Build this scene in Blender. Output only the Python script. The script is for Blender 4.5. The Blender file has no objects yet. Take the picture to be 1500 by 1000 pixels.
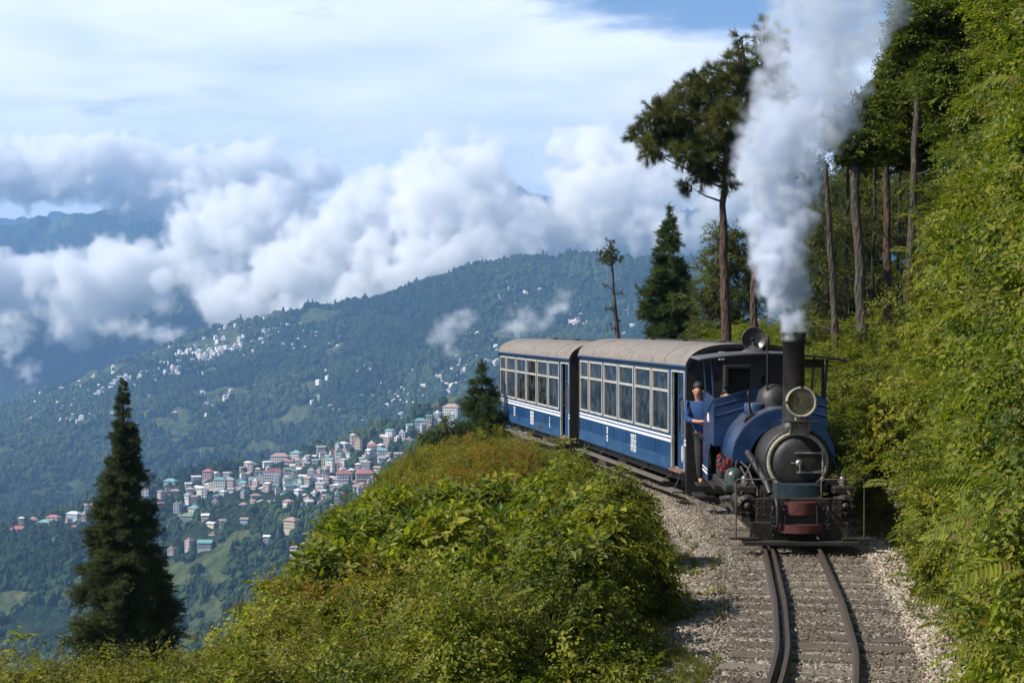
import bpy, math, random
import numpy as np
from mathutils import Vector, Matrix

random.seed(7)
RNG = np.random.default_rng(11)
R = math.radians
SC = bpy.context.scene
COL = SC.collection

# ------------------------------------------------------------------ camera
CAMZ = 2.75
F = 2200.0                                   # focal length in pixels of a 1500 px wide frame
cam_d = bpy.data.cameras.new('camera'); cam = bpy.data.objects.new('camera', cam_d); COL.objects.link(cam)
cam.location = (0, 0, CAMZ)
cam.rotation_euler = (R(90) - math.atan(30 / F), 0, 0)
cam_d.sensor_width = 36; cam_d.lens = 36 * F / 1500
cam_d.clip_start = .1; cam_d.clip_end = 120000
SC.camera = cam

# ------------------------------------------------------------------ light
SUN_EL, SUN_ROT = R(43), R(252)
sdir = Vector((math.sin(SUN_ROT) * math.cos(SUN_EL), math.cos(SUN_ROT) * math.cos(SUN_EL), math.sin(SUN_EL)))
sun_d = bpy.data.lights.new('sun', 'SUN'); sun_d.energy = 5.0; sun_d.angle = R(.53); sun_d.color = (1, .93, .82)
sun = bpy.data.objects.new('sun', sun_d); COL.objects.link(sun)
sun.rotation_euler = (-sdir).to_track_quat('-Z', 'Y').to_euler()
sun.location = (-20, -10, 40)

world = bpy.data.worlds.new('World'); SC.world = world; world.use_nodes = True
def build_world():
    nt = world.node_tree; n = nt.nodes; l = nt.links; n.clear()
    out = n.new('ShaderNodeOutputWorld'); bg = n.new('ShaderNodeBackground'); bg.inputs[1].default_value = 1
    sky = n.new('ShaderNodeTexSky'); sky.sky_type = 'NISHITA'; sky.sun_disc = False
    sky.sun_elevation = SUN_EL; sky.sun_rotation = SUN_ROT; sky.altitude = 2200; sky.air_density = 1.0; sky.dust_density = .3; sky.ozone_density = 2.0
    sc = n.new('ShaderNodeVectorMath'); sc.operation = 'SCALE'; sc.inputs['Scale'].default_value = .08
    l.new(sky.outputs[0], sc.inputs[0])
    tc = n.new('ShaderNodeTexCoord')
    sep = n.new('ShaderNodeSeparateXYZ'); l.new(tc.outputs['Generated'], sep.inputs[0])
    def M(op, a, b=None, c=None):
        m = n.new('ShaderNodeMath'); m.operation = op
        for i, v in enumerate((a, b, c)):
            if v is None: continue
            if isinstance(v, (int, float)): m.inputs[i].default_value = v
            else: l.new(v, m.inputs[i])
        return m.outputs[0]
    z = M('MAXIMUM', sep.outputs[2], 0.0)
    zz = M('ADD', z, .045)
    px = M('DIVIDE', sep.outputs[0], zz); py = M('DIVIDE', sep.outputs[1], zz)
    cb = n.new('ShaderNodeCombineXYZ'); l.new(px, cb.inputs[0]); l.new(py, cb.inputs[1]); cb.inputs[2].default_value = 3.7
    def noise(scale, detail, rough, off=(0, 0, 0), dist=0.0):
        mp = n.new('ShaderNodeMapping'); mp.inputs['Location'].default_value = off; l.new(cb.outputs[0], mp.inputs[0])
        t = n.new('ShaderNodeTexNoise'); t.inputs['Scale'].default_value = scale; t.inputs['Detail'].default_value = detail
        t.inputs['Roughness'].default_value = rough; t.inputs['Distortion'].default_value = dist; l.new(mp.outputs[0], t.inputs[0]); return t.outputs[0]
    a = noise(.62, 7, .55, WORLD_OFF, .25); b = noise(2.4, 5, .6, (4, 1, 0), .2)
    # coverage: closed near the horizon, broken higher up
    v = M('ADD', a, M('MULTIPLY', M('SUBTRACT', b, .5), .28))
    def mrange(v, a, b, c, d):
        m = n.new('ShaderNodeMapRange'); m.interpolation_type = 'SMOOTHSTEP'; l.new(v, m.inputs[0])
        for i, q in enumerate((a, b, c, d)): m.inputs[i + 1].default_value = q
        return m.outputs[0]
    rift = M('MULTIPLY', mrange(z, .165, .215, 0, 1), mrange(px, -.3, .5, 0, 1))      # the cover opens to blue higher up on the right
    thr = M('ADD', M('ADD', M('MULTIPLY', z, .52), .20), M('MULTIPLY', rift, .20))
    cov = n.new('ShaderNodeMapRange'); cov.interpolation_type = 'SMOOTHSTEP'
    l.new(M('SUBTRACT', v, thr), cov.inputs[0]); cov.inputs[1].default_value = -.03; cov.inputs[2].default_value = .12
    # cloud tone
    tone = noise(1.3, 6, .55, (9, 5, 0), .3)
    ramp = n.new('ShaderNodeValToRGB'); l.new(tone, ramp.inputs[0])
    ramp.color_ramp.elements[0].position = .33; ramp.color_ramp.elements[0].color = (.66, .71, .79, 1)
    ramp.color_ramp.elements[1].position = .62; ramp.color_ramp.elements[1].color = (.90, .91, .93, 1)
    mx = n.new('ShaderNodeMix'); mx.data_type = 'RGBA'; l.new(cov.outputs[0], mx.inputs['Factor'])
    l.new(sc.outputs[0], mx.inputs[6]); l.new(ramp.outputs[0], mx.inputs[7])
    l.new(mx.outputs[2], bg.inputs[0]); l.new(bg.outputs[0], out.inputs[0])
WORLD_OFF = (5.3, 2.4, 0)
build_world()

vs = SC.view_settings
vs.view_transform = 'Standard'; vs.look = 'None'; vs.gamma = 1; vs.exposure = 0.68; vs.use_curve_mapping = False
SC.render.engine = 'CYCLES'
cy = SC.cycles
cy.volume_bounces = 8; cy.max_bounces = 10; cy.diffuse_bounces = 3; cy.glossy_bounces = 3; cy.transmission_bounces = 5; cy.transparent_max_bounces = 12
cy.volume_step_rate = 1.0; cy.volume_max_steps = 256
cy.use_denoising = True
cy.sample_clamp_indirect = 6
SC.render.use_persistent_data = False

# ------------------------------------------------------------------ helpers
def tag(o, label=None, cat=None, group=None, kind=None):
    if label: o['label'] = label
    if cat: o['category'] = cat
    if group: o['group'] = group
    if kind: o['kind'] = kind
    return o

def empty(name, loc=(0, 0, 0), rz=0, label=None, cat=None, group=None):
    o = bpy.data.objects.new(name, None); COL.objects.link(o); o.location = loc; o.rotation_euler = (0, 0, rz)
    o.empty_display_size = .2
    return tag(o, label, cat, group)

def link(name, me, parent=None):
    o = bpy.data.objects.new(name, me); COL.objects.link(o)
    if parent is not None: o.parent = parent
    return o

def copy_tree(o, parent=None):
    c = o.copy(); COL.objects.link(c)
    if parent is not None: c.parent = parent
    for ch in [x for x in KIDS.get(o.name, [])]:
        copy_tree(ch, c)
    return c
KIDS = {}
def reg_kids():
    KIDS.clear()
    for o in COL.objects:
        if o.parent is not None: KIDS.setdefault(o.parent.name, []).append(o)

def np_mesh(name, V, Fc, mat, smooth=False, attrs=None):
    """V (n,3) floats, Fc (m,k) ints of one face size"""
    V = np.asarray(V, dtype=np.float32); Fc = np.asarray(Fc, dtype=np.int32)
    me = bpy.data.meshes.new(name)
    me.vertices.add(len(V)); me.vertices.foreach_set('co', V.ravel())
    if len(Fc):
        m, k = Fc.shape
        me.loops.add(m * k); me.loops.foreach_set('vertex_index', Fc.ravel())
        me.polygons.add(m); me.polygons.foreach_set('loop_start', np.arange(0, m * k, k, dtype=np.int32))
        me.polygons.foreach_set('loop_total', np.full(m, k, dtype=np.int32))
        me.polygons.foreach_set('use_smooth', np.full(m, smooth, dtype=bool))
    for an, (ty, data) in (attrs or {}).items():
        a = me.attributes.new(an, ty, 'POINT')
        a.data.foreach_set('vector' if ty == 'FLOAT_VECTOR' else 'value', np.asarray(data, dtype=np.int32 if ty == 'INT' else np.float32).ravel())
    me.update()
    if mat is not None:
        for m_ in (mat if isinstance(mat, (list, tuple)) else [mat]): me.materials.append(m_)
    return me

def grid_faces(nu, nv):
    i = np.arange(nu - 1)[:, None] * nv + np.arange(nv - 1)[None, :]
    i = i.ravel()
    return np.stack([i, i + nv, i + nv + 1, i + 1], 1)

# ---- numpy noise
_perm = np.random.default_rng(5).permutation(4096)
def _hash(ix, iy, seed):
    return _perm[(_perm[(ix + seed * 131) & 4095] + iy) & 4095] / 4095.0
def vnoise(x, y, seed=0):
    ix = np.floor(x).astype(np.int64); iy = np.floor(y).astype(np.int64)
    fx = x - ix; fy = y - iy
    fx = fx * fx * fx * (fx * (fx * 6 - 15) + 10); fy = fy * fy * fy * (fy * (fy * 6 - 15) + 10)
    a = _hash(ix, iy, seed); b = _hash(ix + 1, iy, seed); c = _hash(ix, iy + 1, seed); d = _hash(ix + 1, iy + 1, seed)
    return (a * (1 - fx) + b * fx) * (1 - fy) + (c * (1 - fx) + d * fx) * fy * 1.0
def fbm(x, y, octv=5, seed=0, gain=.5, ridged=False):
    s = 0; a = 1; t = 0
    for k in range(octv):
        v = vnoise(x * 2 ** k + 17.3 * k, y * 2 ** k - 9.1 * k, seed + k)
        if ridged: v = 1 - np.abs(2 * v - 1)
        s = s + a * v; t += a; a *= gain
    return s / t
def sm(a, b, x):
    t = np.clip((x - a) / (b - a), 0, 1); return t * t * (3 - 2 * t)

# ---- node material helper
class NT:
    def __init__(s, name):
        s.m = bpy.data.materials.new(name); s.m.use_nodes = True; s.t = s.m.node_tree; s.t.nodes.clear()
        s.out = s.t.nodes.new('ShaderNodeOutputMaterial')
    def n(s, ty, ins=None, **kw):
        nd = s.t.nodes.new(ty)
        for k, v in kw.items(): setattr(nd, k, v)
        for k, v in (ins or {}).items():
            s.put(nd.inputs[k], v)
        return nd
    def put(s, sock, v):
        if isinstance(v, bpy.types.NodeSocket): s.t.links.new(v, sock)
        elif isinstance(v, bpy.types.Node): s.t.links.new(v.outputs[0], sock)
        else: sock.default_value = v
    def math(s, op, a, b=None, c=None):
        m = s.n('ShaderNodeMath', operation=op)
        for i, v in enumerate((a, b, c)):
            if v is not None: s.put(m.inputs[i], v)
        return m.outputs[0]
    def noise(s, scale, detail=4, rough=.55, coord='Object', dist=0.0, vec=None):
        if vec is None:
            tc = s.n('ShaderNodeTexCoord'); vec = tc.outputs[coord]
        t = s.n('ShaderNodeTexNoise', {'Scale': scale, 'Detail': detail, 'Roughness': rough, 'Distortion': dist, 'Vector': vec})
        return t.outputs[0]
    def ramp(s, fac, stops, interp='LINEAR'):
        r = s.n('ShaderNodeValToRGB'); s.put(r.inputs[0], fac); cr = r.color_ramp; cr.interpolation = interp
        while len(cr.elements) < len(stops): cr.elements.new(.5)
        for e, (p, c) in zip(cr.elements, stops):
            e.position = p; e.color = (*c, 1) if len(c) == 3 else c
        return r.outputs[0]
    def mix(s, fac, a, b, mode='MIX'):
        m = s.n('ShaderNodeMix', data_type='RGBA', blend_type=mode)
        s.put(m.inputs['Factor'], fac)
        for i, v in ((6, a), (7, b)):
            if isinstance(v, tuple): v = (*v, 1) if len(v) == 3 else v
            s.put(m.inputs[i], v)
        return m.outputs[2]
    def maprange(s, v, a, b, c=0.0, d=1.0, smooth=False):
        m = s.n('ShaderNodeMapRange', {0: v, 1: a, 2: b, 3: c, 4: d})
        if smooth: m.interpolation_type = 'SMOOTHSTEP'
        return m.outputs[0]
    def bump(s, h, strength=.3, dist=.02):
        return s.n('ShaderNodeBump', {'Height': h, 'Strength': strength, 'Distance': dist}).outputs[0]
    def bsdf(s, color, rough=.6, metal=0.0, normal=None, **extra):
        if isinstance(color, tuple) and len(color) == 3: color = (*color, 1)
        b = s.n('ShaderNodeBsdfPrincipled', {'Base Color': color, 'Roughness': rough, 'Metallic': metal})
        if normal is not None: s.put(b.inputs['Normal'], normal)
        for k, v in extra.items(): s.put(b.inputs[k.replace('_', ' ')], v)
        return b
    def done(s, surf=None, vol=None):
        if surf is not None: s.t.links.new(surf.outputs[0] if isinstance(surf, bpy.types.Node) else surf, s.out.inputs['Surface'])
        if vol is not None: s.t.links.new(vol.outputs[0], s.out.inputs['Volume'])
        return s.m

def painted(name, col, rough=.5, metal=0.0, var=.35, scale=6.0, dirt=(.05, .045, .04), dirt_amt=.35, bump=.15, spec=.5, lit_or_dust=0.0):
    """paint or metal with mottled tone, grime patches and slight unevenness"""
    n = NT(name)
    a = n.noise(scale, 6, .6); b = n.noise(scale * 4.3, 5, .65)
    c = n.mix(n.maprange(a, .3, .7), tuple(x * (1 - var) for x in col), tuple(min(1, x * (1 + var * .6)) for x in col))
    c = n.mix(n.math('MULTIPLY', n.maprange(b, .48, .7), dirt_amt), c, dirt)
    if lit_or_dust:                                     # grey top light painted into the colour of upward faces, mottled
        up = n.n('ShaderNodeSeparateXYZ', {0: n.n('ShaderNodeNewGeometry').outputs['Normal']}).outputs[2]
        c = n.mix(n.math('MULTIPLY', n.math('MULTIPLY', n.maprange(up, .25, .95), n.maprange(b, .3, .6, .45, 1.0)), lit_or_dust), c, (.17, .155, .145))
    st = n.noise(1.0, 4, .6, vec=n.n('ShaderNodeMapping', {0: n.n('ShaderNodeTexCoord').outputs['Object'], 3: (16.0, 16.0, 1.6)}).outputs[0])
    c = n.mix(n.math('MULTIPLY', n.maprange(st, .55, .75), dirt_amt * .5), c, dirt)   # run-down streaks
    r = n.maprange(a, .3, .7, max(.05, rough - .12), min(1, rough + .18))
    return n.done(n.bsdf(c, r, metal, n.bump(b, bump, .01), Specular_IOR_Level=spec))

class MB:
    def __init__(s): s.V = []; s.F = []; s.S = []
    def add(s, V, Fc, smooth=False):
        k = len(s.V); s.V += [tuple(v) for v in V]; s.F += [tuple(i + k for i in f) for f in Fc]; s.S += [smooth] * len(Fc); return s
    def box(s, c, d, rot=None):
        M = rot if rot is not None else Matrix.Identity(3)
        V = [Vector(c) + M @ Vector((x * d[0] / 2, y * d[1] / 2, z * d[2] / 2)) for x in (-1, 1) for y in (-1, 1) for z in (-1, 1)]
        return s.add(V, [(0, 1, 3, 2), (4, 6, 7, 5), (0, 4, 5, 1), (2, 3, 7, 6), (0, 2, 6, 4), (1, 5, 7, 3)])
    def bx(s, x0, x1, y0, y1, z0, z1):
        return s.box(((x0 + x1) / 2, (y0 + y1) / 2, (z0 + z1) / 2), (x1 - x0, y1 - y0, z1 - z0))
    def tube(s, pts, r, n=10, caps=True):
        pts = [Vector(p) for p in pts]; rs = r if isinstance(r, (list, tuple)) else [r] * len(pts)
        V = []; up = Vector((0, 0, 1))
        T = [(pts[min(i + 1, len(pts) - 1)] - pts[max(i - 1, 0)]).normalized() for i in range(len(pts))]
        a = T[0].orthogonal().normalized()
        for i, p in enumerate(pts):
            a = (a - T[i] * a.dot(T[i])).normalized(); b = T[i].cross(a)
            V += [p + (a * math.cos(6.28319 * j / n) + b * math.sin(6.28319 * j / n)) * rs[i] for j in range(n)]
        Fc = [(i * n + j, i * n + (j + 1) % n, (i + 1) * n + (j + 1) % n, (i + 1) * n + j) for i in range(len(pts) - 1) for j in range(n)]
        s.add(V, Fc, n > 6)
        if caps:
            s.add(V[:n], [tuple(range(n))[::-1]]); s.add(V[-n:], [tuple(range(n))])
        return s
    def lathe(s, c, axis, prof, n=32, caps=True):
        """prof: (distance along axis, radius)"""
        ax = Vector(axis).normalized(); a = ax.orthogonal().normalized(); b = ax.cross(a); c = Vector(c); V = []
        for t, r in prof: V += [c + ax * t + (a * math.cos(6.28319 * j / n) + b * math.sin(6.28319 * j / n)) * r for j in range(n)]
        s.add(V, [(i * n + j, i * n + (j + 1) % n, (i + 1) * n + (j + 1) % n, (i + 1) * n + j) for i in range(len(prof) - 1) for j in range(n)], True)
        if caps: s.add(V[:n], [tuple(range(n))[::-1]]); s.add(V[-n:], [tuple(range(n))])
        return s
    def prism(s, prof, y0, y1, plane='xz', smooth=False):
        f = {'xz': lambda a, b, y: (a, y, b), 'yz': lambda a, b, x: (x, a, b), 'xy': lambda a, b, z: (a, b, z)}[plane]
        k = len(prof); V = [f(a, b, y0) for a, b in prof] + [f(a, b, y1) for a, b in prof]
        s.add(V, [(j, (j + 1) % k, k + (j + 1) % k, k + j) for j in range(k)], smooth)
        s.add(V[:k], [tuple(range(k))[::-1]]); s.add(V[k:], [tuple(range(k))]); return s
    def build(s, name, mat, parent=None, bevel=0.0, label=None, seg=2):
        me = bpy.data.meshes.new(name); me.from_pydata([tuple(v) for v in s.V], [], s.F); me.update()
        me.polygons.foreach_set('use_smooth', s.S)
        import bmesh
        bm = bmesh.new(); bm.from_mesh(me); bmesh.ops.recalc_face_normals(bm, faces=bm.faces); bm.to_mesh(me); bm.free()
        me.materials.append(mat); o = link(name, me, parent)
        if bevel:
            b = o.modifiers.new('bevel', 'BEVEL'); b.width = bevel; b.segments = seg; b.limit_method = 'ANGLE'; b.angle_limit = R(35)
        if label: o['label'] = label
        return o

# ------------------------------------------------------------------ land
TRACK = np.array([(4.5, .2), (8, 1.2), (10.2, 1.95), (11.4, 2.29), (12.6, 2.57), (14.76, 2.93), (16.35, 3.15), (18, 3.38), (20.2, 3.56), (22.5, 3.66),
                  (24.5, 3.55), (27.5, 2.98), (30.8, 2.26), (35, 1.4), (38.8, .60), (42, .25), (45, .25), (48, .5), (52, 1.2)])
def smooth_path():
    ys = np.linspace(4.5, 52, 400); xs = np.interp(ys, TRACK[:, 0], TRACK[:, 1])
    k = np.exp(-np.linspace(-2, 2, 15) ** 2); k /= k.sum()
    xp = np.pad(xs, 7, mode='reflect', reflect_type='odd'); xs = np.convolve(xp, k, mode='valid')
    return ys, xs
TY, TX = smooth_path()
def xc(y): return np.interp(y, TY, TX)
def zr(y): return -np.interp(y, [0, 20, 24, 31, 39, 52], [0, 0, .05, .12, .27, .5])

EDGE = np.array([(0, -4.8), (5, -4.4), (8, -3.7), (9, -2.9), (10, -1.95), (11, -1.55), (13, -1.45), (18, -1.6), (22, -1.5), (26, -1.4), (30, -1.45), (34, -1.75), (38, -1.6), (42, -1.0), (46, -.8), (55, -.5)])
# ---- far country: nodes along each view direction (distance m, height by the ridge line seen there)
UX = np.array([-600, 0, 100, 200, 300, 400, 480, 560, 640, 700, 760, 850, 940, 1050, 1200, 1500, 2100], float)
def ylist(*v): return np.interp(UX, *zip(*v))
NODES = [
    (70,   np.full(UX.shape, -55.0), 'z'),
    (400,  np.full(UX.shape, -210.0), 'z'),
    (850,  np.full(UX.shape, -330.0), 'z'),
    (1230, ylist((0, 1010), (250, 960), (500, 900), (900, 860)), 'p'),
    (1420, ylist((0, 860), (200, 830), (300, 790), (450, 745), (600, 690), (700, 655), (900, 640)), 'p'),
    (1640, ylist((-600, 820), (0, 772), (100, 752), (200, 722), (300, 692), (400, 670), (470, 656), (520, 638), (600, 620), (650, 602), (700, 590), (800, 575), (1000, 560)), 'p'),
    (2050, ylist((0, 850), (300, 800), (600, 740), (900, 700)), 'p'),
    (2600, ylist((0, 705), (200, 700), (400, 690), (600, 670), (760, 640), (900, 620)), 'p'),
    (3300, ylist((0, 640), (200, 600), (400, 560), (600, 530), (800, 490), (950, 470)), 'p'),
    (3800, ylist((-600, 640), (0, 598), (100, 572), (200, 540), (300, 503), (360, 480), (420, 468), (480, 468), (560, 446), (600, 432), (680, 415), (760, 394), (850, 380), (940, 382), (1050, 372), (1500, 360)), 'p'),
    (4400, ylist((0, 640), (500, 600), (1500, 560)), 'p'),
    (5200, ylist((-600, 470), (0, 440), (100, 446), (200, 432), (300, 398), (400, 352), (440, 346), (530, 372), (600, 392), (700, 400), (900, 380), (1500, 370)), 'p'),
    (6200, ylist((0, 520), (1500, 500)), 'p'),
    (7600, ylist((-600, 330), (0, 322), (60, 330), (120, 318), (180, 303), (225, 322), (300, 340), (400, 330), (500, 318), (560, 330), (700, 300), (760, 290), (900, 320), (1500, 310)), 'p'),
    (8600, ylist((0, 430), (1500, 430)), 'p'),
    (9800, ylist((0, 330), (600, 320), (700, 290), (740, 268), (790, 282), (900, 330), (1500, 330)), 'p'),
    (13000, ylist((0, 470), (1500, 470)), 'p'),
]
ND = np.array([d for d, _, _ in NODES], float)
def node_z():
    Z = []
    for d, v, k in NODES:
        Z.append(v if k == 'z' else CAMZ - (v - 470) / F * d)
    return np.array(Z)
NZ = node_z()

def far_h(x, y):
    d = np.hypot(x, y); yy = np.maximum(y, .15 * d); u = 750 + F * x / np.maximum(yy, 1e-3)
    u = np.where(y < .15 * d, np.where(x < 0, -600, 2100), u)
    du = np.minimum(y * 1.0, d) if False else np.maximum(yy, 1.0)
    # smooth interpolation over columns, piecewise-cosine along distance
    cols = np.stack([np.interp(u, UX, NZ[k]) for k in range(len(ND))], 0)
    k = np.clip(np.searchsorted(ND, du) - 1, 0, len(ND) - 2)
    t = np.clip((du - ND[k]) / (ND[k + 1] - ND[k]), 0, 1)
    a = np.take_along_axis(cols, k[None], 0)[0]; b = np.take_along_axis(cols, (k + 1)[None], 0)[0]
    ts = t * t * (3 - 2 * t) * .65 + t * .35
    z = a * (1 - ts) + b * ts
    amp = np.interp(du, [60, 400, 1300, 2600, 3800, 7600, 13000], [2, 14, 22, 100, 105, 170, 200])
    wl = np.interp(du, [60, 1300, 2600, 4200, 9000, 30000], [60, 260, 620, 760, 1600, 3400])
    # erosion style gullies
    w1 = fbm(x / 420.0, y / 420.0, 5, 3, .5); r1 = fbm(x / 380.0 + w1 * 1.2, y / 520.0 + w1, 5, 21, .52, True)
    r2 = fbm(x / 900.0 + w1, y / 1300.0 + w1 * .7, 6, 31, .52, True)
    mixf = sm(1900, 3000, du)
    rel = (r1 * (1 - mixf) + r2 * mixf) - .62
    z = z + rel * amp * 1.25 * (1 + sm(6000, 12000, du) * .3)
    return z

def near_h(x, y):
    c = xc(np.clip(y, 4.5, 52)); o = x - c; base = zr(y)
    z = base - .12 + .03 * fbm(x * 1.7, y * 1.7, 3, 9)
    # left: shoulder, low mound, then the drop
    m = sm(-1.25, -2.5, o) * np.interp(y, [0, 6, 8.5, 10, 22, 27, 31], [.50, .60, .62, .42, .45, .25, .0])
    m = m * (.7 + .6 * fbm(x * .5, y * .5, 3, 4))
    z = z + m - sm(-1.0, -1.7, o) * .05
    e = np.interp(y, EDGE[:, 0], EDGE[:, 1]) + .8 * (fbm(x * .0 + 3.1, y * .35, 3, 8) - .5)
    drop = np.maximum(e - x, 0)
    z = z - 1.25 * drop ** 1.0 * sm(0, 1.0, drop) - .0 * drop
    # right: steep cut bank near, open shelf with trees behind the engine
    t = np.maximum(o - 1.3 - .38 * np.exp(-((y - 19.2) / 2.0) ** 2) - 1.1 * np.maximum(fbm(y * .55, x * .15, 3, 14) - .42, 0) , 0)
    steep = np.where(t < 1.75, t * 3.5, 6.1 + (t - 1.75) * 1.4)
    steep = np.minimum(steep, 11)
    gentle = np.minimum(.72 * np.maximum(o - 1.25, 0), 2.1 + .04 * np.maximum(o - 1.25, 0))
    k = sm(19.4, 22.8, y)
    z = z + steep * (1 - k) + gentle * k
    far_r = np.maximum(x - 12, 0) * 0
    return z + far_r
def H(x, y):
    x = np.asarray(x, float); y = np.asarray(y, float)
    d = np.hypot(x, y)
    nh = near_h(x, y); fh = far_h(x, y)
    # beyond the shelf behind the train the ground falls away too
    back = np.maximum(y - 44, 0) * .9 + np.maximum(x - 13, 0) * 0.9 * sm(22, 30, y)
    nh = nh - back
    k = sm(45, 95, d)
    nh = np.maximum(nh, -62)
    return nh * (1 - k) + fh * k

def at_px(px, py, d):
    """world point at depth d on the line of sight through a pixel of the photograph"""
    return Vector((d * (px - 750) / F, d, CAMZ - (py - 470) / F * d))
def hit(px, py, d0, d1, n=500):
    """where the line of sight through a pixel meets the land between two depths"""
    ds = np.linspace(d0, d1, n); xs = ds * (px - 750) / F; zs = CAMZ - (py - 470) / F * ds
    below = zs <= H(xs, ds)
    if not below.any(): return None
    i = int(np.argmax(below)); return Vector((float(xs[i]), float(ds[i]), float(H(xs[i:i+1], ds[i:i+1])[0])))

def field_mask(x, y):
    f = fbm(x / 150.0 + 3, y / 150.0, 5, 120, .55) + .35 * (fbm(x / 700.0, y / 700.0, 3, 130) - .5)
    d = np.hypot(x, y); return sm(.525, .60, f - .12 * sm(4000, 4600, d) - .05 * (d < 1900))
def land_material():
    n = NT('wooded_hillside')
    tc = n.n('ShaderNodeTexCoord'); pos = tc.outputs['Object']
    mid = n.noise(.014, 6, .62, vec=pos, dist=.4)
    vor = n.n('ShaderNodeTexVoronoi', {'Vector': pos, 'Scale': .085, 'Randomness': 1.0}).outputs[0]
    fine = n.noise(.09, 5, .7, vec=pos)
    forest = n.ramp(fine, [(.32, (.010, .022, .009)), (.5, (.024, .043, .015)), (.7, (.048, .070, .024))])
    field = n.ramp(n.noise(.05, 5, .65, vec=pos), [(.35, (.035, .052, .018)), (.55, (.070, .090, .030)), (.72, (.13, .125, .055))])
    m = n.n('ShaderNodeAttribute', attribute_name='field').outputs['Fac']
    m = n.maprange(n.math('ADD', m, n.math('MULTIPLY', n.math('SUBTRACT', fine, .5), .9)), .35, .65)
    c = n.mix(m, forest, field)
    h = n.math('ADD', n.math('MULTIPLY', n.math('SUBTRACT', 1.0, vor), 6.0), n.math('MULTIPLY', fine, 10.0))
    h = n.math('MULTIPLY', h, n.math('SUBTRACT', 1.0, n.math('MULTIPLY', m, .7)))
    bp = n.n('ShaderNodeBump', {'Height': h, 'Strength': 1.0, 'Distance': 1.6}).outputs[0]
    return n.done(n.bsdf(c, .95, 0, bp, Specular_IOR_Level=.1))

def build_far():
    # rings from 40 m to 32 km, dense inside the field of view
    az = np.concatenate([np.linspace(-180, -24, 40)[:-1], np.linspace(-24, 24, 640), np.linspace(24, 180, 40)[1:]])
    ds = np.concatenate([np.geomspace(2.5, 1000, 90)[:-1], np.linspace(1000, 2150, 190), np.linspace(2160, 4200, 210)[1:], np.geomspace(4230, 8000, 120), np.geomspace(8060, 13000, 60)])
    A, D = np.meshgrid(np.radians(az), ds, indexing='ij')
    X = np.sin(A) * D; Y = np.cos(A) * D
    Z = H(X, Y)
    inner = (X > -9.5) & (X < 15.5) & (Y > 3.5) & (Y < 53.5)
    Z = np.where(inner, Z - 2.5, Z)
    Z = np.where((D < 60) & (Y < 3.6), np.minimum(Z, -.4), Z)
    # tree-top raggedness
    rag = (vnoise(X / 9.0, Y / 9.0, 77) - .5) * np.interp(D, [900, 1300, 30000], [0, 5, 5]) + (vnoise(X / 26.0, Y / 26.0, 78) - .5) * np.interp(D, [900, 1300, 2500, 30000], [0, 6, 16, 26])
    Z = Z + rag
    V = np.stack([X, Y, Z], -1).reshape(-1, 3)
    me = np_mesh('hills', V, grid_faces(len(az), len(ds))[:, ::-1], land_material(), True, {'field': ('FLOAT', field_mask(X, Y).ravel())})
    return tag(link('hills', me), kind='structure', label='wooded Himalayan hillsides falling into a deep valley')
hills = build_far()
HZN = None
def build_haze():
    n = NT('valley_air')
    v = n.n('ShaderNodeVolumePrincipled', {'Color': (.31, .58, 1.0, 1), 'Density': HAZE_D, 'Anisotropy': .1})
    m = n.done(None, v)
    x0, x1, y0, y1, z0, z1 = -13500, 13500, -13500, 13500, -900, 1150
    V = [(x, y, z) for x in (x0, x1) for y in (y0, y1) for z in (z0, z1)]
    Fc = [(0, 1, 3, 2), (4, 6, 7, 5), (0, 4, 5, 1), (2, 3, 7, 6), (0, 2, 6, 4), (1, 5, 7, 3)]
    me = np_mesh('haze', V, Fc, m)
    return tag(link('haze', me), kind='stuff', label='thin blue haze filling the valley air')
HAZE_D = 1.15e-4
build_haze()
# ------------------------------------------------------------------ clouds and smoke: voxel volumes made by geometry nodes
def vol_material(name, col, density, aniso=.0, absorb=None):
    n = NT(name)
    at = n.n('ShaderNodeAttribute', attribute_name='density')
    v = n.n('ShaderNodeVolumePrincipled', {'Color': (*col, 1), 'Density': 0.0, 'Anisotropy': aniso})
    v.inputs['Density Attribute'].default_value = ''
    n.put(v.inputs['Density'], n.math('MULTIPLY', at.outputs['Fac'], density))
    return n.done(None, v)

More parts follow.
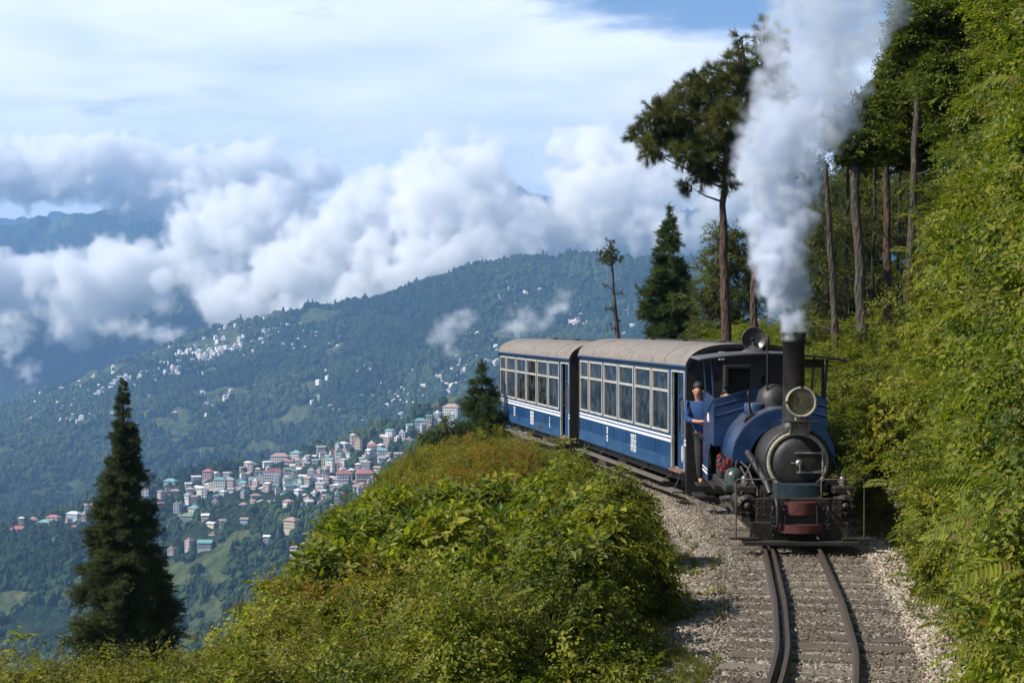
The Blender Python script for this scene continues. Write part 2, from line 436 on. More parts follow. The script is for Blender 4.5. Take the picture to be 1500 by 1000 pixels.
def volume_thing(name, pts, radius, lo, hi, res, mat, soft, noises, label, cat=None, kind=None, group=None):
    """pts: points of the core; the cloud fills radius around them, its edge moved by noise. noises: list of (scale 1/m, detail, amplitude in m)"""
    me = np_mesh(name, pts, np.zeros((0, 4)), None, attrs=None)
    o = link(name, me)
    ng = bpy.data.node_groups.new(name + '_field', 'GeometryNodeTree')
    ng.interface.new_socket('Geometry', in_out='INPUT', socket_type='NodeSocketGeometry')
    ng.interface.new_socket('Geometry', in_out='OUTPUT', socket_type='NodeSocketGeometry')
    N = ng.nodes; L = ng.links
    gi = N.new('NodeGroupInput'); go = N.new('NodeGroupOutput')
    pos = N.new('GeometryNodeInputPosition')
    prox = N.new('GeometryNodeProximity'); prox.target_element = 'POINTS'
    L.new(gi.outputs[0], prox.inputs[0])
    # the proximity source is sampled at a warped position
    def M(op, a, b=None):
        m = N.new('ShaderNodeMath'); m.operation = op
        for i, v in enumerate((a, b)):
            if v is None: continue
            if isinstance(v, (int, float)): m.inputs[i].default_value = v
            else: L.new(v, m.inputs[i])
        return m.outputs[0]
    acc = None
    for (s, det, amp) in noises:
        t = N.new('ShaderNodeTexNoise'); t.inputs['Scale'].default_value = s; t.inputs['Detail'].default_value = det; t.inputs['Roughness'].default_value = .58
        L.new(pos.outputs[0], t.inputs['Vector'])
        v = M('MULTIPLY', M('SUBTRACT', t.outputs[0], .5), amp)
        acc = v if acc is None else M('ADD', acc, v)
    f = M('SUBTRACT', M('ADD', acc, radius), prox.outputs['Distance'])
    mr = N.new('ShaderNodeMapRange'); mr.interpolation_type = 'SMOOTHSTEP'; L.new(f, mr.inputs[0])
    mr.inputs[1].default_value = 0; mr.inputs[2].default_value = soft
    vc = N.new('GeometryNodeVolumeCube'); L.new(mr.outputs[0], vc.inputs['Density'])
    vc.inputs['Min'].default_value = lo; vc.inputs['Max'].default_value = hi
    for a, r in zip('XYZ', res): vc.inputs['Resolution ' + a].default_value = int(r)
    sm_ = N.new('GeometryNodeSetMaterial'); sm_.inputs['Material'].default_value = mat
    L.new(vc.outputs[0], sm_.inputs[0]); L.new(sm_.outputs[0], go.inputs[0])
    md = o.modifiers.new('field', 'NODES'); md.node_group = ng
    return tag(o, label, cat, group, kind)

def fill_ellipsoids(ell, spacing, rng):
    """ell: (centre, (rx, ry, rz)) list -> points filling them"""
    P = []
    for c, r in ell:
        n = max(1, int(1.6 * r[0] * r[1] * r[2] / spacing ** 3))
        n = min(n, 400)
        q = rng.normal(size=(n, 3)); q /= np.linalg.norm(q, axis=1)[:, None]; q *= rng.random((n, 1)) ** (1 / 3)
        P.append(np.array(c) + q * np.array(r)); P.append(np.array([c]))
    return np.concatenate(P)

cloud_m = vol_material('cloud_vapour', (1, 1, 1), .021)
thin_m = vol_material('thin_vapour', (1, 1, 1), .009)
def cloud(name, blobs, d, label, rad_px=30, spacing_px=15, vox_px=1.9, thick=1.0, soft_px=15, amps=((.009, 3, 100), (.030, 6, 92)), mat=None):
    """blobs: (px, py, rx, ry) in photograph pixels seen at depth d (m)"""
    k = d / F
    ell = [(at_px(px, py, d + dd * k), (rx * k, max(rx, ry) * k * thick * .8, ry * k)) for px, py, rx, ry, dd in blobs]
    P = fill_ellipsoids([(tuple(c), r) for c, r in ell], spacing_px * k, RNG)
    ext = (rad_px + 30) * k
    lo = P.min(0) - ext; hi = P.max(0) + ext
    vx = vox_px * k
    res = np.ceil((hi - lo) / np.array([vx, vx * 1.7, vx]))
    nz = [(s / k / 1.0 * 1.0, det, a * k) for s, det, a in [(s_ * 1.0, d_, a_) for s_, d_, a_ in amps]]
    return volume_thing(name, P, rad_px * k, tuple(lo), tuple(hi), res, mat or cloud_m, soft_px * k, nz, label, 'cloud', kind='stuff')

# main bank lying over the ridge behind the town
cloud('cloud_bank', [(-70, 412, 80, 32, 0), (10, 410, 55, 28, 30), (70, 415, 50, 26, 0), (125, 412, 50, 30, -20), (150, 450, 40, 26, 0), (120, 470, 26, 18, 0), (190, 388, 44, 30, 20), (225, 410, 40, 26, 0), (262, 362, 45, 38, 0), (330, 345, 50, 36, 20),
                     (300, 325, 30, 22, 30), (365, 325, 40, 34, 20), (420, 320, 45, 36, 40), (400, 292, 28, 20, 40), (300, 395, 45, 20, 0)],
      4700, 'white cumulus bank lying over the blue ridges at the left')
cloud('cloud_bank', [(470, 345, 50, 34, 20), (500, 300, 34, 28, 40), (450, 395, 55, 34, 0), (430, 440, 40, 22, 0), (470, 452, 45, 24, -30), (530, 420, 60, 34, 0), (345, 455, 34, 14, 0), (330, 430, 20, 12, 0),
                     (560, 310, 50, 44, 30), (600, 275, 38, 34, 40), (540, 360, 60, 38, 20), (580, 400, 55, 32, 0), (395, 420, 24, 16, 0)],
      4550, 'white cumulus bank in the middle, its ragged foot touching the forest ridge')
cloud('cloud_bank', [(655, 262, 46, 46, 0), (690, 240, 34, 28, 0), (660, 225, 26, 18, 0), (640, 320, 60, 44, 0), (715, 330, 60, 40, 0), (630, 385, 60, 34, -20), (700, 380, 60, 28, -20), (790, 335, 60, 36, 0), (760, 375, 50, 20, -10), (740, 300, 34, 24, 20),
                     (860, 310, 55, 46, 0), (845, 225, 34, 28, 40), (850, 265, 40, 30, 30), (900, 270, 50, 46, 20), (950, 290, 55, 46, 20), (910, 330, 50, 32, 0), (1000, 290, 50, 42, 20), (1060, 280, 70, 60, 20), (960, 345, 50, 24, -10), (840, 360, 50, 20, -10), (690, 410, 34, 14, -20), (1010, 335, 40, 20, 0)],
      4350, 'towering white cumulus above the wooded ridge beside the pine trees')
cloud('cloud_bank', [(920, 175, 45, 30, 0), (990, 165, 50, 36, 10), (960, 215, 60, 34, 0), (1040, 120, 60, 40, 10), (1040, 190, 60, 50, 0), (1110, 150, 70, 60, 0), (880, 205, 26, 16, 0)],
      5600, 'greyer cloud rising behind the crown of the leaning pine', mat=thin_m, soft_px=34)
cloud('cloud_bank', [(-100, 250, 90, 26, 0), (20, 248, 80, 22, 0), (100, 246, 80, 24, 0), (180, 242, 80, 24, 0), (260, 250, 70, 22, 0), (340, 256, 70, 22, 0), (420, 266, 60, 16, 0), (240, 285, 90, 18, 0), (350, 290, 70, 18, 0), (430, 290, 50, 14, 0)],
      6300, 'long flat-topped white cloud layer above the blue far mountains')
wisp_m = vol_material('wisp_vapour', (1, 1, 1), .026)
W = dict(rad_px=13, spacing_px=8, vox_px=1.6, soft_px=20, amps=((.028, 4, 44), (.08, 5, 34)), mat=wisp_m)
cloud('wisp_cloud', [(648, 492, 20, 16, 0), (668, 474, 20, 12, 0), (690, 462, 12, 8, 0), (660, 512, 14, 10, 0)], 2900, 'small torn cloud wisp left of the rear carriage roof', **W)
cloud('wisp_cloud', [(760, 482, 24, 14, 0), (785, 470, 22, 10, 0), (815, 455, 18, 10, 0), (822, 432, 12, 14, 0), (765, 458, 20, 8, 0)], 2900, 'small torn cloud wisp just above the rear carriage roof', **W)
cloud('wisp_cloud', [(20, 480, 28, 24, 0), (0, 510, 24, 18, 0), (42, 545, 14, 18, 0), (50, 460, 14, 10, 0), (185, 480, 40, 8, 0), (240, 490, 30, 7, 0)], 3900, 'small grey cloud hanging at the left over the dark valley', **W)
# ------------------------------------------------------------------ leaves, sprays and scatter
def leaf_material(name, stops, patch=None, trans=.42, rough=.55, pscale=.55):
    n = NT(name)
    tone = n.n('ShaderNodeAttribute', attribute_name='tone').outputs['Fac']
    tint = n.n('ShaderNodeAttribute', attribute_type='INSTANCER', attribute_name='tint').outputs['Fac']
    rnd = n.n('ShaderNodeObjectInfo').outputs['Random']
    geo = n.n('ShaderNodeNewGeometry')
    ns = n.noise(pscale, 3, .55, vec=geo.outputs['Position'])
    f = n.math('ADD', n.math('MULTIPLY', tone, .40), n.math('MULTIPLY', rnd, .22))
    f = n.math('ADD', f, n.math('MULTIPLY', tint, .38))
    c = n.ramp(f, stops)
    if patch:
        c = n.mix(n.maprange(ns, patch[1], patch[2], smooth=True), c, n.ramp(f, patch[0]))
    c = n.mix(n.math('MULTIPLY', n.maprange(n.n('ShaderNodeAttribute', attribute_name='dead').outputs['Fac'], .93, .95), .8), c, (.16, .11, .035))
    b = n.bsdf(c, rough, Specular_IOR_Level=.3)
    tr = n.n('ShaderNodeBsdfTranslucent', {'Color': n.mix(1.0, c, (1.5, 1.7, .7), 'MULTIPLY')})
    mx = n.n('ShaderNodeMixShader', {0: trans, 1: b.outputs[0], 2: tr.outputs[0]})
    return n.done(mx)

G = lambda s: [(p, c) for p, c in s]
leaf_green = leaf_material('leaf_green', G([(.12, (.020, .042, .007)), (.40, (.100, .125, .012)), (.80, (.30, .29, .028))]),
                           (G([(.15, (.06, .07, .008)), (.5, (.14, .14, .014)), (.9, (.22, .16, .016))]), .60, .74))
leaf_gold = leaf_material('leaf_gold', G([(.12, (.045, .058, .008)), (.42, (.135, .135, .016)), (.80, (.27, .225, .030))]),
                          (G([(.15, (.09, .055, .008)), (.5, (.21, .115, .014)), (.9, (.32, .18, .02))]), .57, .70))
leaf_bright = leaf_material('leaf_bright', G([(.10, (.040, .066, .009)), (.42, (.115, .145, .014)), (.85, (.29, .29, .026))]),
                            (G([(.15, (.022, .045, .006)), (.5, (.052, .090, .012)), (.9, (.10, .13, .02))]), .52, .66), pscale=.8)
leaf_tree = leaf_material('leaf_tree', G([(.12, (.020, .036, .007)), (.45, (.062, .092, .012)), (.9, (.160, .185, .020))]), None)
needle_dark = leaf_material('needle_dark', G([(.12, (.013, .028, .009)), (.45, (.042, .064, .015)), (.9, (.105, .120, .025))]), None, .15, .6)
needle_green = leaf_material('needle_green', G([(.12, (.012, .030, .010)), (.45, (.035, .070, .018)), (.9, (.085, .125, .025))]), None, .2, .6)
needle_olive = leaf_material('needle_olive', G([(.12, (.022, .032, .009)), (.45, (.068, .082, .018)), (.9, (.150, .155, .034))]), None, .2, .6)
grass_m = leaf_material('grass_blade', G([(.12, (.03, .05, .008)), (.45, (.085, .105, .016)), (.9, (.19, .17, .05))]), None, .3, .7)
twig_m = painted('twig_bark', (.07, .052, .036), .85, 0, .4, 20, bump=.4)

def leaves_mesh(name, base, dirs, ups, L, W, mat, tone, fold=.25, kind='ovate'):
    """one mesh of leaves; base/dirs/ups (n,3), L/W (n,)"""
    n = len(base); side = np.cross(dirs, ups); side /= np.linalg.norm(side, axis=1)[:, None] + 1e-9; up = np.cross(side, dirs)
    L = L[:, None]; W = W[:, None]
    if kind == 'blade':
        mid = base + dirs * L * .55 + up * L * .04; tip = base + dirs * L * .96 - up * L * .12
        V = np.stack([base - side * W * .5, base + side * W * .5, mid + side * W * .42, mid - side * W * .42, tip], 1).reshape(-1, 3)
        k = np.arange(n)[:, None] * 5
        Fc = np.concatenate([k + np.array([[0, 1, 2]]), k + np.array([[0, 2, 3]]), k + np.array([[3, 2, 4]])])
        m = 5
    else:
        a = base; t = base + dirs * L - up * L * .10
        c1 = base + dirs * L * .38 - up * W * fold * .5; c2 = base + dirs * L * .72 - up * W * fold * .6
        l1 = base + dirs * L * .34 + side * W * .5 + up * W * fold * .2; r1 = base + dirs * L * .34 - side * W * .5 + up * W * fold * .2
        l2 = base + dirs * L * .70 + side * W * .33; r2 = base + dirs * L * .70 - side * W * .33
        V = np.stack([a, c1, c2, t, l1, l2, r1, r2], 1).reshape(-1, 3)
        k = np.arange(n)[:, None] * 8
        tri = [[0, 4, 1], [4, 5, 1], [5, 2, 1], [5, 3, 2], [0, 1, 6], [6, 1, 7], [7, 1, 2], [7, 2, 3]]
        Fc = np.concatenate([k + np.array([q]) for q in tri]); m = 8
    dead = np.repeat(RNG.random(n), m)
    return np_mesh(name, V, Fc, mat, False, {'tone': ('FLOAT', np.repeat(tone, m)), 'dead': ('FLOAT', dead)})

def unit(v): return v / (np.linalg.norm(v, axis=-1, keepdims=True) + 1e-9)

def clump(name, mat, n=36, rad=.16, L=.055, W=.03, up=.5, stems=6, seed=0, droop=.3, kind='ovate', fold=.25):
    """sprig: stems leaving the origin with alternate leaves"""
    r = np.random.default_rng(seed); base = []; dirs = []; ups = []; LL = []
    per = max(1, n // stems)
    for s in range(stems):
        az = r.random() * 6.283; el = r.uniform(.15, 1.3); d = np.array([math.cos(az) * math.cos(el), math.sin(az) * math.cos(el), math.sin(el) * up + .15])
        d /= np.linalg.norm(d); ln = rad * r.uniform(.7, 1.25)
        sd = unit(np.cross(d, [0, 0, 1.0])); 
        for i in range(per):
            t = (i + .6) / per; p = d * ln * t - np.array([0, 0, 1]) * droop * ln * t * t
            sg = 1 if i % 2 else -1
            dd = unit(d * .75 + sd * sg * r.uniform(.5, 1.1) + np.array([0, 0, r.uniform(-.5, .25) - droop * .6]) + r.normal(size=3) * .18)
            base.append(p); dirs.append(dd); ups.append(unit(np.array([0, 0, 1.0]) + r.normal(size=3) * .35)); LL.append(L * r.uniform(.65, 1.25) * (1.1 - .35 * t))
    base = np.array(base); LL = np.array(LL)
    return leaves_mesh(name, base, np.array(dirs), np.array(ups), LL, LL * (W / L), mat, r.random(len(base)), fold, kind)

def tuft(name, mat, n=40, L=.25, W=.008, spread=.8, seed=0, base_r=.03, up=1.0):
    r = np.random.default_rng(seed); az = r.random(n) * 6.283
    d = unit(np.stack([np.cos(az) * spread * r.random(n), np.sin(az) * spread * r.random(n), np.full(n, up)], 1))
    b = np.stack([np.cos(az) * base_r * r.random(n), np.sin(az) * base_r * r.random(n), np.zeros(n)], 1)
    return leaves_mesh(name, b, d, unit(r.normal(size=(n, 3))), L * r.uniform(.5, 1.2, n), np.full(n, W), mat, r.random(n), 0, 'blade')

def branchlet(name, mat, L=.3, n=60, nl=.035, W=.006, flat=.5, seed=0, fork=5):
    """conifer spray pointing along +X"""
    r = np.random.default_rng(seed); B = []; D = []
    for f in range(fork):
        t0 = f / fork; a = (1 if f % 2 else -1) * r.uniform(.35, .8) * (0 if f == 0 else 1)
        dd = unit(np.array([math.cos(a), math.sin(a), r.normal() * .2 - .05])); o = np.array([L * t0 * .75, 0, 0]); ln = L * (1 - t0 * .6) * (1 if f == 0 else .55)
        k = n // fork
        for i in range(k):
            t = (i + .5) / k; q = r.normal(size=3); q[2] *= flat
            B.append(o + dd * ln * t); D.append(unit(dd * 1.0 + unit(q) * .95))
    B = np.array(B); D = np.array(D); m = len(B)
    return leaves_mesh(name, B, D, unit(r.normal(size=(m, 3))), nl * r.uniform(.7, 1.3, m), np.full(m, W), mat, r.random(m), 0, 'blade')

def pine_tuft(name, mat, n=70, L=.17, W=.006, seed=0):
    r = np.random.default_rng(seed); q = r.normal(size=(n, 3)); d = unit(unit(q) * .9 + np.array([.9, 0, -.12]))
    b = np.stack([r.random(n) * .16, r.normal(size=n) * .004, r.normal(size=n) * .004], 1)
    return leaves_mesh(name, b, d, unit(r.normal(size=(n, 3))), L * r.uniform(.7, 1.2, n), np.full(n, W), mat, r.random(n), 0, 'blade')

def stone_mesh(name, mat, seed):
    import bmesh
    bm = bmesh.new(); bmesh.ops.create_icosphere(bm, subdivisions=1, radius=.5)
    r = random.Random(seed)
    for v in bm.verts:
        v.co *= r.uniform(.72, 1.15); v.co.z *= .7; v.co.x *= 1.15
    me = bpy.data.meshes.new(name); bm.to_mesh(me); bm.free(); me.materials.append(mat); return me

_protos = {}
def proto(me):
    if me.name not in _protos:
        _protos[me.name] = bpy.data.objects.new('source_' + me.name, me)
    return _protos[me.name]

def scatter(name, P, rot, scl, protos, idx=None, tint=None, parent=None):
    """points carrying rot/scl/idx/tint; geometry nodes put a spray on each"""
    n = len(P)
    if idx is None: idx = RNG.integers(0, len(protos), n)
    if tint is None: tint = RNG.random(n)
    scl = np.broadcast_to(np.asarray(scl, float).reshape(-1, 1) if np.ndim(scl) == 1 else scl, (n, 3))
    me = np_mesh(name, P, np.zeros((0, 4)), None, attrs={'rot': ('FLOAT_VECTOR', rot), 'scl': ('FLOAT_VECTOR', scl), 'idx': ('INT', idx), 'tint': ('FLOAT', tint)})
    o = link(name, me, parent)
    key = 'scatter_' + '_'.join(m.name for m in protos)[:50]
    ng = bpy.data.node_groups.get(key)
    if ng is None:
        ng = bpy.data.node_groups.new(key, 'GeometryNodeTree')
        ng.interface.new_socket('Geometry', in_out='INPUT', socket_type='NodeSocketGeometry')
        ng.interface.new_socket('Geometry', in_out='OUTPUT', socket_type='NodeSocketGeometry')
        N = ng.nodes; L = ng.links; gi = N.new('NodeGroupInput'); go = N.new('NodeGroupOutput')
        jn = N.new('GeometryNodeJoinGeometry')
        for m in protos:
            oi = N.new('GeometryNodeObjectInfo'); oi.inputs['Object'].default_value = proto(m); oi.inputs['As Instance'].default_value = True
            L.new(oi.outputs['Geometry'], jn.inputs[0])
        iop = N.new('GeometryNodeInstanceOnPoints'); L.new(gi.outputs[0], iop.inputs['Points']); L.new(jn.outputs[0], iop.inputs['Instance'])
        iop.inputs['Pick Instance'].default_value = True
        def at(nm, ty):
            a = N.new('GeometryNodeInputNamedAttribute'); a.data_type = ty; a.inputs['Name'].default_value = nm; return a.outputs['Attribute']
        L.new(at('idx', 'INT'), iop.inputs['Instance Index'])
        e2r = N.new('FunctionNodeEulerToRotation'); L.new(at('rot', 'FLOAT_VECTOR'), e2r.inputs[0]); L.new(e2r.outputs[0], iop.inputs['Rotation'])
        L.new(at('scl', 'FLOAT_VECTOR'), iop.inputs['Scale'])
        L.new(iop.outputs[0], go.inputs[0])
    md = o.modifiers.new('scatter', 'NODES'); md.node_group = ng
    return o

def rand_rot(n, tilt=.5):
    return np.stack([RNG.normal(size=n) * tilt, RNG.normal(size=n) * tilt, RNG.random(n) * 6.283], 1)
def rot_to(d, roll=None):
    """euler turning +X onto the directions d"""
    d = unit(np.asarray(d, float)); n = len(d)
    az = np.arctan2(d[:, 1], d[:, 0]); el = np.arcsin(np.clip(d[:, 2], -1, 1))
    rx = RNG.normal(size=n) * .4 if roll is None else roll
    return np.stack([rx, -el, az], 1)

SMALL = [clump('small_leaf_sprig', leaf_green, 42, .15, .040, .022, .7, 7, s) for s in (1, 2, 3)]
BROAD = [clump('broad_leaf_sprig', leaf_green, 21, .22, .115, .055, .6, 5, s + 10, .45) for s in (1, 2, 3)]
GOLD = [clump('gold_leaf_sprig', leaf_gold, 44, .14, .030, .015, .9, 8, s + 20, .2) for s in (1, 2, 3)]
BRIGHT = [clump('bright_leaf_sprig', leaf_bright, 44, .17, .046, .024, .35, 7, s + 30, .7) for s in (1, 2, 3)]
TREEL = [clump('tree_leaf_sprig', leaf_tree, 30, .22, .070, .040, .5, 6, s + 40, .4) for s in (1, 2, 3)]
def frond(name, mat, L=.55, n=17, ll=.12, W=.026, seed=0):
    # arching fern-like frond with paired leaflets, growing along +X and drooping
    r = np.random.default_rng(seed); B = []; D = []; U = []; LL = []
    for i in range(n):
        t = (i + 1) / n
        for sg in (-1, 1):
            B.append((L * t, 0, .18 * L * math.sin(t * 2.2) - .42 * L * t * t)); D.append(unit(np.array([.55, sg * 1.0, -.25 - .3 * t + r.normal() * .1])))
            U.append((0, 0, 1)); LL.append(ll * math.sin(math.pi * (.15 + .8 * t)) * r.uniform(.85, 1.1) + .02)
    LL = np.array(LL)
    return leaves_mesh(name, np.array(B), np.array(D), np.array(U, float), LL, np.full(len(LL), W), mat, r.random(len(B)), .2)
FROND = [frond('bright_frond', leaf_bright, .5, 15, .13, .030, s + 33) for s in (1, 2)] + [frond('green_frond', leaf_green, .42, 15, .10, .024, s + 36) for s in (1, 2)]
GRASS = [tuft('grass_tuft', grass_m, 34, .20, .006, 1.0, s + 50) for s in (1, 2, 3)]
WEED = [tuft('seeding_weed', leaf_gold, 26, .32, .010, .7, s + 55, .02) for s in (1, 2)]
SPR_D = [branchlet('dark_conifer_spray', needle_dark, .32, 80, .05, .010, .5, s + 60) for s in (1, 2)]
SPR_G = [branchlet('green_conifer_spray', needle_green, .36, 70, .055, .012, .5, s + 70) for s in (1, 2)]
SPR_O = [branchlet('olive_conifer_spray', needle_olive, .36, 70, .055, .012, .5, s + 75) for s in (1, 2)]
PINE = [pine_tuft('pine_needle_tuft', needle_olive, 80, .20, .007, s + 80) for s in (1, 2)]

# ------------------------------------------------------------------ near ground, track and ballast
def ground_material():
    n = NT('soil_and_gravel')
    geo = n.n('ShaderNodeNewGeometry').outputs['Position']
    a = n.noise(3.0, 6, .65, vec=geo); b = n.noise(38.0, 4, .7, vec=geo)
    v = n.n('ShaderNodeTexVoronoi', {'Vector': geo, 'Scale': 34.0}); v2 = n.n('ShaderNodeTexVoronoi', {'Vector': geo, 'Scale': 15.0})
    soil = n.ramp(a, [(.3, (.035, .027, .018)), (.7, (.085, .065, .042))])
    gr = n.at = None
    amt = n.n('ShaderNodeAttribute', attribute_name='gravel').outputs['Fac']
    cell = n.n('ShaderNodeSeparateColor', {0: v.outputs['Color']}).outputs[0]
    stone = n.ramp(cell, [(.1, (.10, .088, .072)), (.5, (.21, .19, .16)), (.9, (.40, .37, .32))])
    f = n.math('MULTIPLY', amt, n.maprange(n.math('ADD', b, n.math('MULTIPLY', cell, .4)), .45, .62))
    c = n.mix(f, soil, stone)
    h = n.math('ADD', n.math('MULTIPLY', n.math('SUBTRACT', 1.0, v.outputs['Distance']), 1.0), n.math('MULTIPLY', b, .8))
    return n.done(n.bsdf(c, .92, 0, n.bump(h, .9, .018), Specular_IOR_Level=.2))

def build_near():
    xs = np.arange(-10, 16.01, .10); ys = np.arange(3, 54.01, .13)
    X, Y = np.meshgrid(xs, ys, indexing='ij'); Z = H(X, Y)
    o = X - xc(np.clip(Y, 4.5, 52))
    Z = Z + .02 * (fbm(X * 6, Y * 6, 3, 91) - .5) * (np.abs(o) > 1.1)
    edge = np.minimum(np.minimum(X + 10, 16 - X), np.minimum(Y - 3, 54 - Y))
    Z = Z - sm(.6, 0, edge) * 3
    g = sm(-2.1, -1.1, o) * sm(2.0, 1.1, o)
    V = np.stack([X, Y, Z], -1).reshape(-1, 3)
    me = np_mesh('ground', V, grid_faces(len(xs), len(ys))[:, ::-1], ground_material(), True, {'gravel': ('FLOAT', g.ravel())})
    return tag(link('ground', me), kind='structure', label='gravel shoulder and earth beside the narrow gauge track')
build_near()

def sweep(path, prof, name, mat, parent):
    """prof: (o, z) outline closed, swept along path points"""
    P = np.array(path); T = np.gradient(P, axis=0); T /= np.linalg.norm(T, axis=1)[:, None]
    S = np.stack([T[:, 1], -T[:, 0], 0 * T[:, 0]], 1)
    n, k = len(P), len(prof)
    V = np.array([[P[i] + S[i] * a + np.array([0, 0, b]) for a, b in prof] for i in range(n)]).reshape(-1, 3)
    Fc = [(i * k + j, i * k + (j + 1) % k, (i + 1) * k + (j + 1) % k, (i + 1) * k + j) for i in range(n - 1) for j in range(k)]
    return link(name, np_mesh(name, V, Fc, mat), parent)

def rail_material():
    n = NT('rusty_rail_steel')
    a = n.noise(14, 5, .6); geo = n.n('ShaderNodeNewGeometry'); up = n.n('ShaderNodeSeparateXYZ', {0: geo.outputs['True Normal']}).outputs[2]
    rust = n.ramp(a, [(.3, (.035, .022, .015)), (.7, (.085, .05, .03))])
    c = n.mix(n.maprange(up, .8, .95), rust, (.080, .062, .048))
    return n.done(n.bsdf(c, n.maprange(up, .8, .95, .85, .5), n.maprange(up, .8, .95, .1, .35), n.bump(a, .2, .004)))
track = empty('railway_track', (0, 0, 0), 0, 'narrow gauge railway track with rusty rails curving under the steam engine', 'railway track')
def offset_path(o, y0, y1, step=.15):
    ys = np.arange(y0, y1, step); xs = xc(ys); dx = np.gradient(xs, ys); nn = np.sqrt(1 + dx * dx)
    return [(x + o / m, y - o * d / m, float(zr(y))) for x, y, d, m in zip(xs, ys, dx, nn)]
RAILP = [(-.036, -.078), (-.036, -.070), (-.007, -.060), (-.007, -.025), (-.018, -.018), (-.018, -.002), (-.015, 0), (.015, 0), (.018, -.002), (.018, -.018), (.007, -.025), (.007, -.060), (.036, -.070), (.036, -.078)]
rm = rail_material()
sweep(offset_path(-.327, 5, 50), RAILP, 'rail', rm, track)
sweep(offset_path(.327, 5, 50), RAILP, 'rail', rm, track)
g_ = sweep(offset_path(-.237, 5, 24), RAILP, 'guard_rail', rm, track); tag(g_, 'second rail running just inside the left rail')
def sleeper_material():
    n = NT('weathered_timber')
    tc = n.n('ShaderNodeTexCoord'); mp = n.n('ShaderNodeMapping', {0: tc.outputs['Object'], 3: (2.0, 22.0, 22.0)})
    a = n.noise(3, 6, .65, vec=mp); rnd = n.n('ShaderNodeObjectInfo').outputs['Random']
    c = n.ramp(n.math('ADD', n.math('MULTIPLY', a, .7), n.math('MULTIPLY', rnd, .3)), [(.3, (.05, .04, .03)), (.55, (.125, .105, .082)), (.8, (.22, .19, .155))])
    return n.done(n.bsdf(c, .9, 0, n.bump(a, .6, .01)))
slm = sleeper_material()
def sleeper_mesh(i):
    r = random.Random(i); L, w, h = r.uniform(.72, .80), r.uniform(.085, .11), .06
    prof = [(-w, -h), (-w, -.012), (-w + .012, 0), (w - .012, 0), (w, -.012), (w, -h)]
    xs = [-L, -L * .5, 0, L * .5, L]; V = []
    for x in xs:
        for (a, b) in prof: V.append((x + r.uniform(-.01, .01), a + r.uniform(-.006, .006), b + r.uniform(-.004, .004)))
    k = 6; Fc = [(i * k + j, i * k + j + 1, (i + 1) * k + j + 1, (i + 1) * k + j) for i in range(4) for j in range(5)]
    me = bpy.data.meshes.new('sleeper'); me.from_pydata(V, [], Fc + [tuple(range(k))[::-1], tuple(range(4 * k, 5 * k))]); me.materials.append(slm); me.update(); return me
SL = [sleeper_mesh(i) for i in range(8)]
def build_sleepers():
    y = 6.0; i = 0
    while y < 20.5:
        d = (float(xc(y + .1)) - float(xc(y - .1))) / .2
        s = link('sleeper', SL[i % 8], track); s.location = (float(xc(y)) + random.uniform(-.05, .05) + .04, y, float(zr(y)) - .080 + random.uniform(-.012, .004)); s.rotation_euler = (random.uniform(-.02, .02), random.uniform(-.015, .015), -math.atan(d) + random.uniform(-.03, .03))
        y += .44 + random.uniform(-.02, .02); i += 1
build_sleepers()
def clip_spikes():
    pass

stone_m = None
def stone_material():
    n = NT('ballast_stone'); rnd = n.n('ShaderNodeObjectInfo').outputs['Random']; tint = n.n('ShaderNodeAttribute', attribute_type='INSTANCER', attribute_name='tint').outputs['Fac']
    c = n.ramp(n.math('ADD', n.math('MULTIPLY', rnd, .55), n.math('MULTIPLY', tint, .5)), [(.05, (.055, .038, .026)), (.35, (.145, .112, .080)), (.65, (.29, .24, .182)), (.95, (.54, .475, .385))])
    a = n.noise(30, 3, .6)
    return n.done(n.bsdf(n.mix(n.math('MULTIPLY', a, .35), c, (.08, .065, .05)), .9))
stone_m = stone_material()
STONES = [stone_mesh('ballast_stone', stone_m, s) for s in range(6)]
def build_ballast():
    n = 120000
    y = 5.5 + (38 - 5.5) * RNG.random(n) ** 1.25; o = RNG.uniform(-2.1, 1.75, n)
    x = xc(y) + o
    p = sm(-2.2, -1.3, o) * sm(1.85, 1.1, o) * (.35 + .9 * fbm(x * 1.3, y * 1.3, 3, 60))
    p *= np.where(np.abs(np.abs(o) - .33) < .075, .08, 1)          # not on the rails
    p *= np.where(np.abs(o + .237) < .07, .05, 1)
    on = np.abs(o) < .78; p *= np.where(on, .62, 1)
    keep = RNG.random(n) < p * 1.15
    x, y, o = x[keep], y[keep], o[keep]; n = len(x)
    z = H(x, y) + .004
    inn = sm(.95, .75, np.abs(o)); z = z + inn * RNG.uniform(.004, .034, n)
    # heaps of pale ballast beside the track
    right = sm(.72, .95, o) * sm(1.75, 1.3, o); z = z + right * .03
    s = RNG.uniform(.014, .034, n) * (1 + right * .55) * (1 - .25 * inn)
    tint = np.clip(.30 + .55 * right + .25 * sm(-.7, -1.2, o) - .18 * inn + RNG.normal(size=n) * .16 + (fbm(x * .8, y * .8, 3, 40) - .5) * .8, 0, 1)
    sc_ = s[:, None] * RNG.uniform(.7, 1.4, (n, 3))
    ob = scatter('ballast_stones', np.stack([x, y, z], 1), rand_rot(n, .5), sc_, STONES, tint=tint)
    tag(ob, 'loose grey and tan ballast stones beside and between the rails', kind='stuff')
build_ballast()

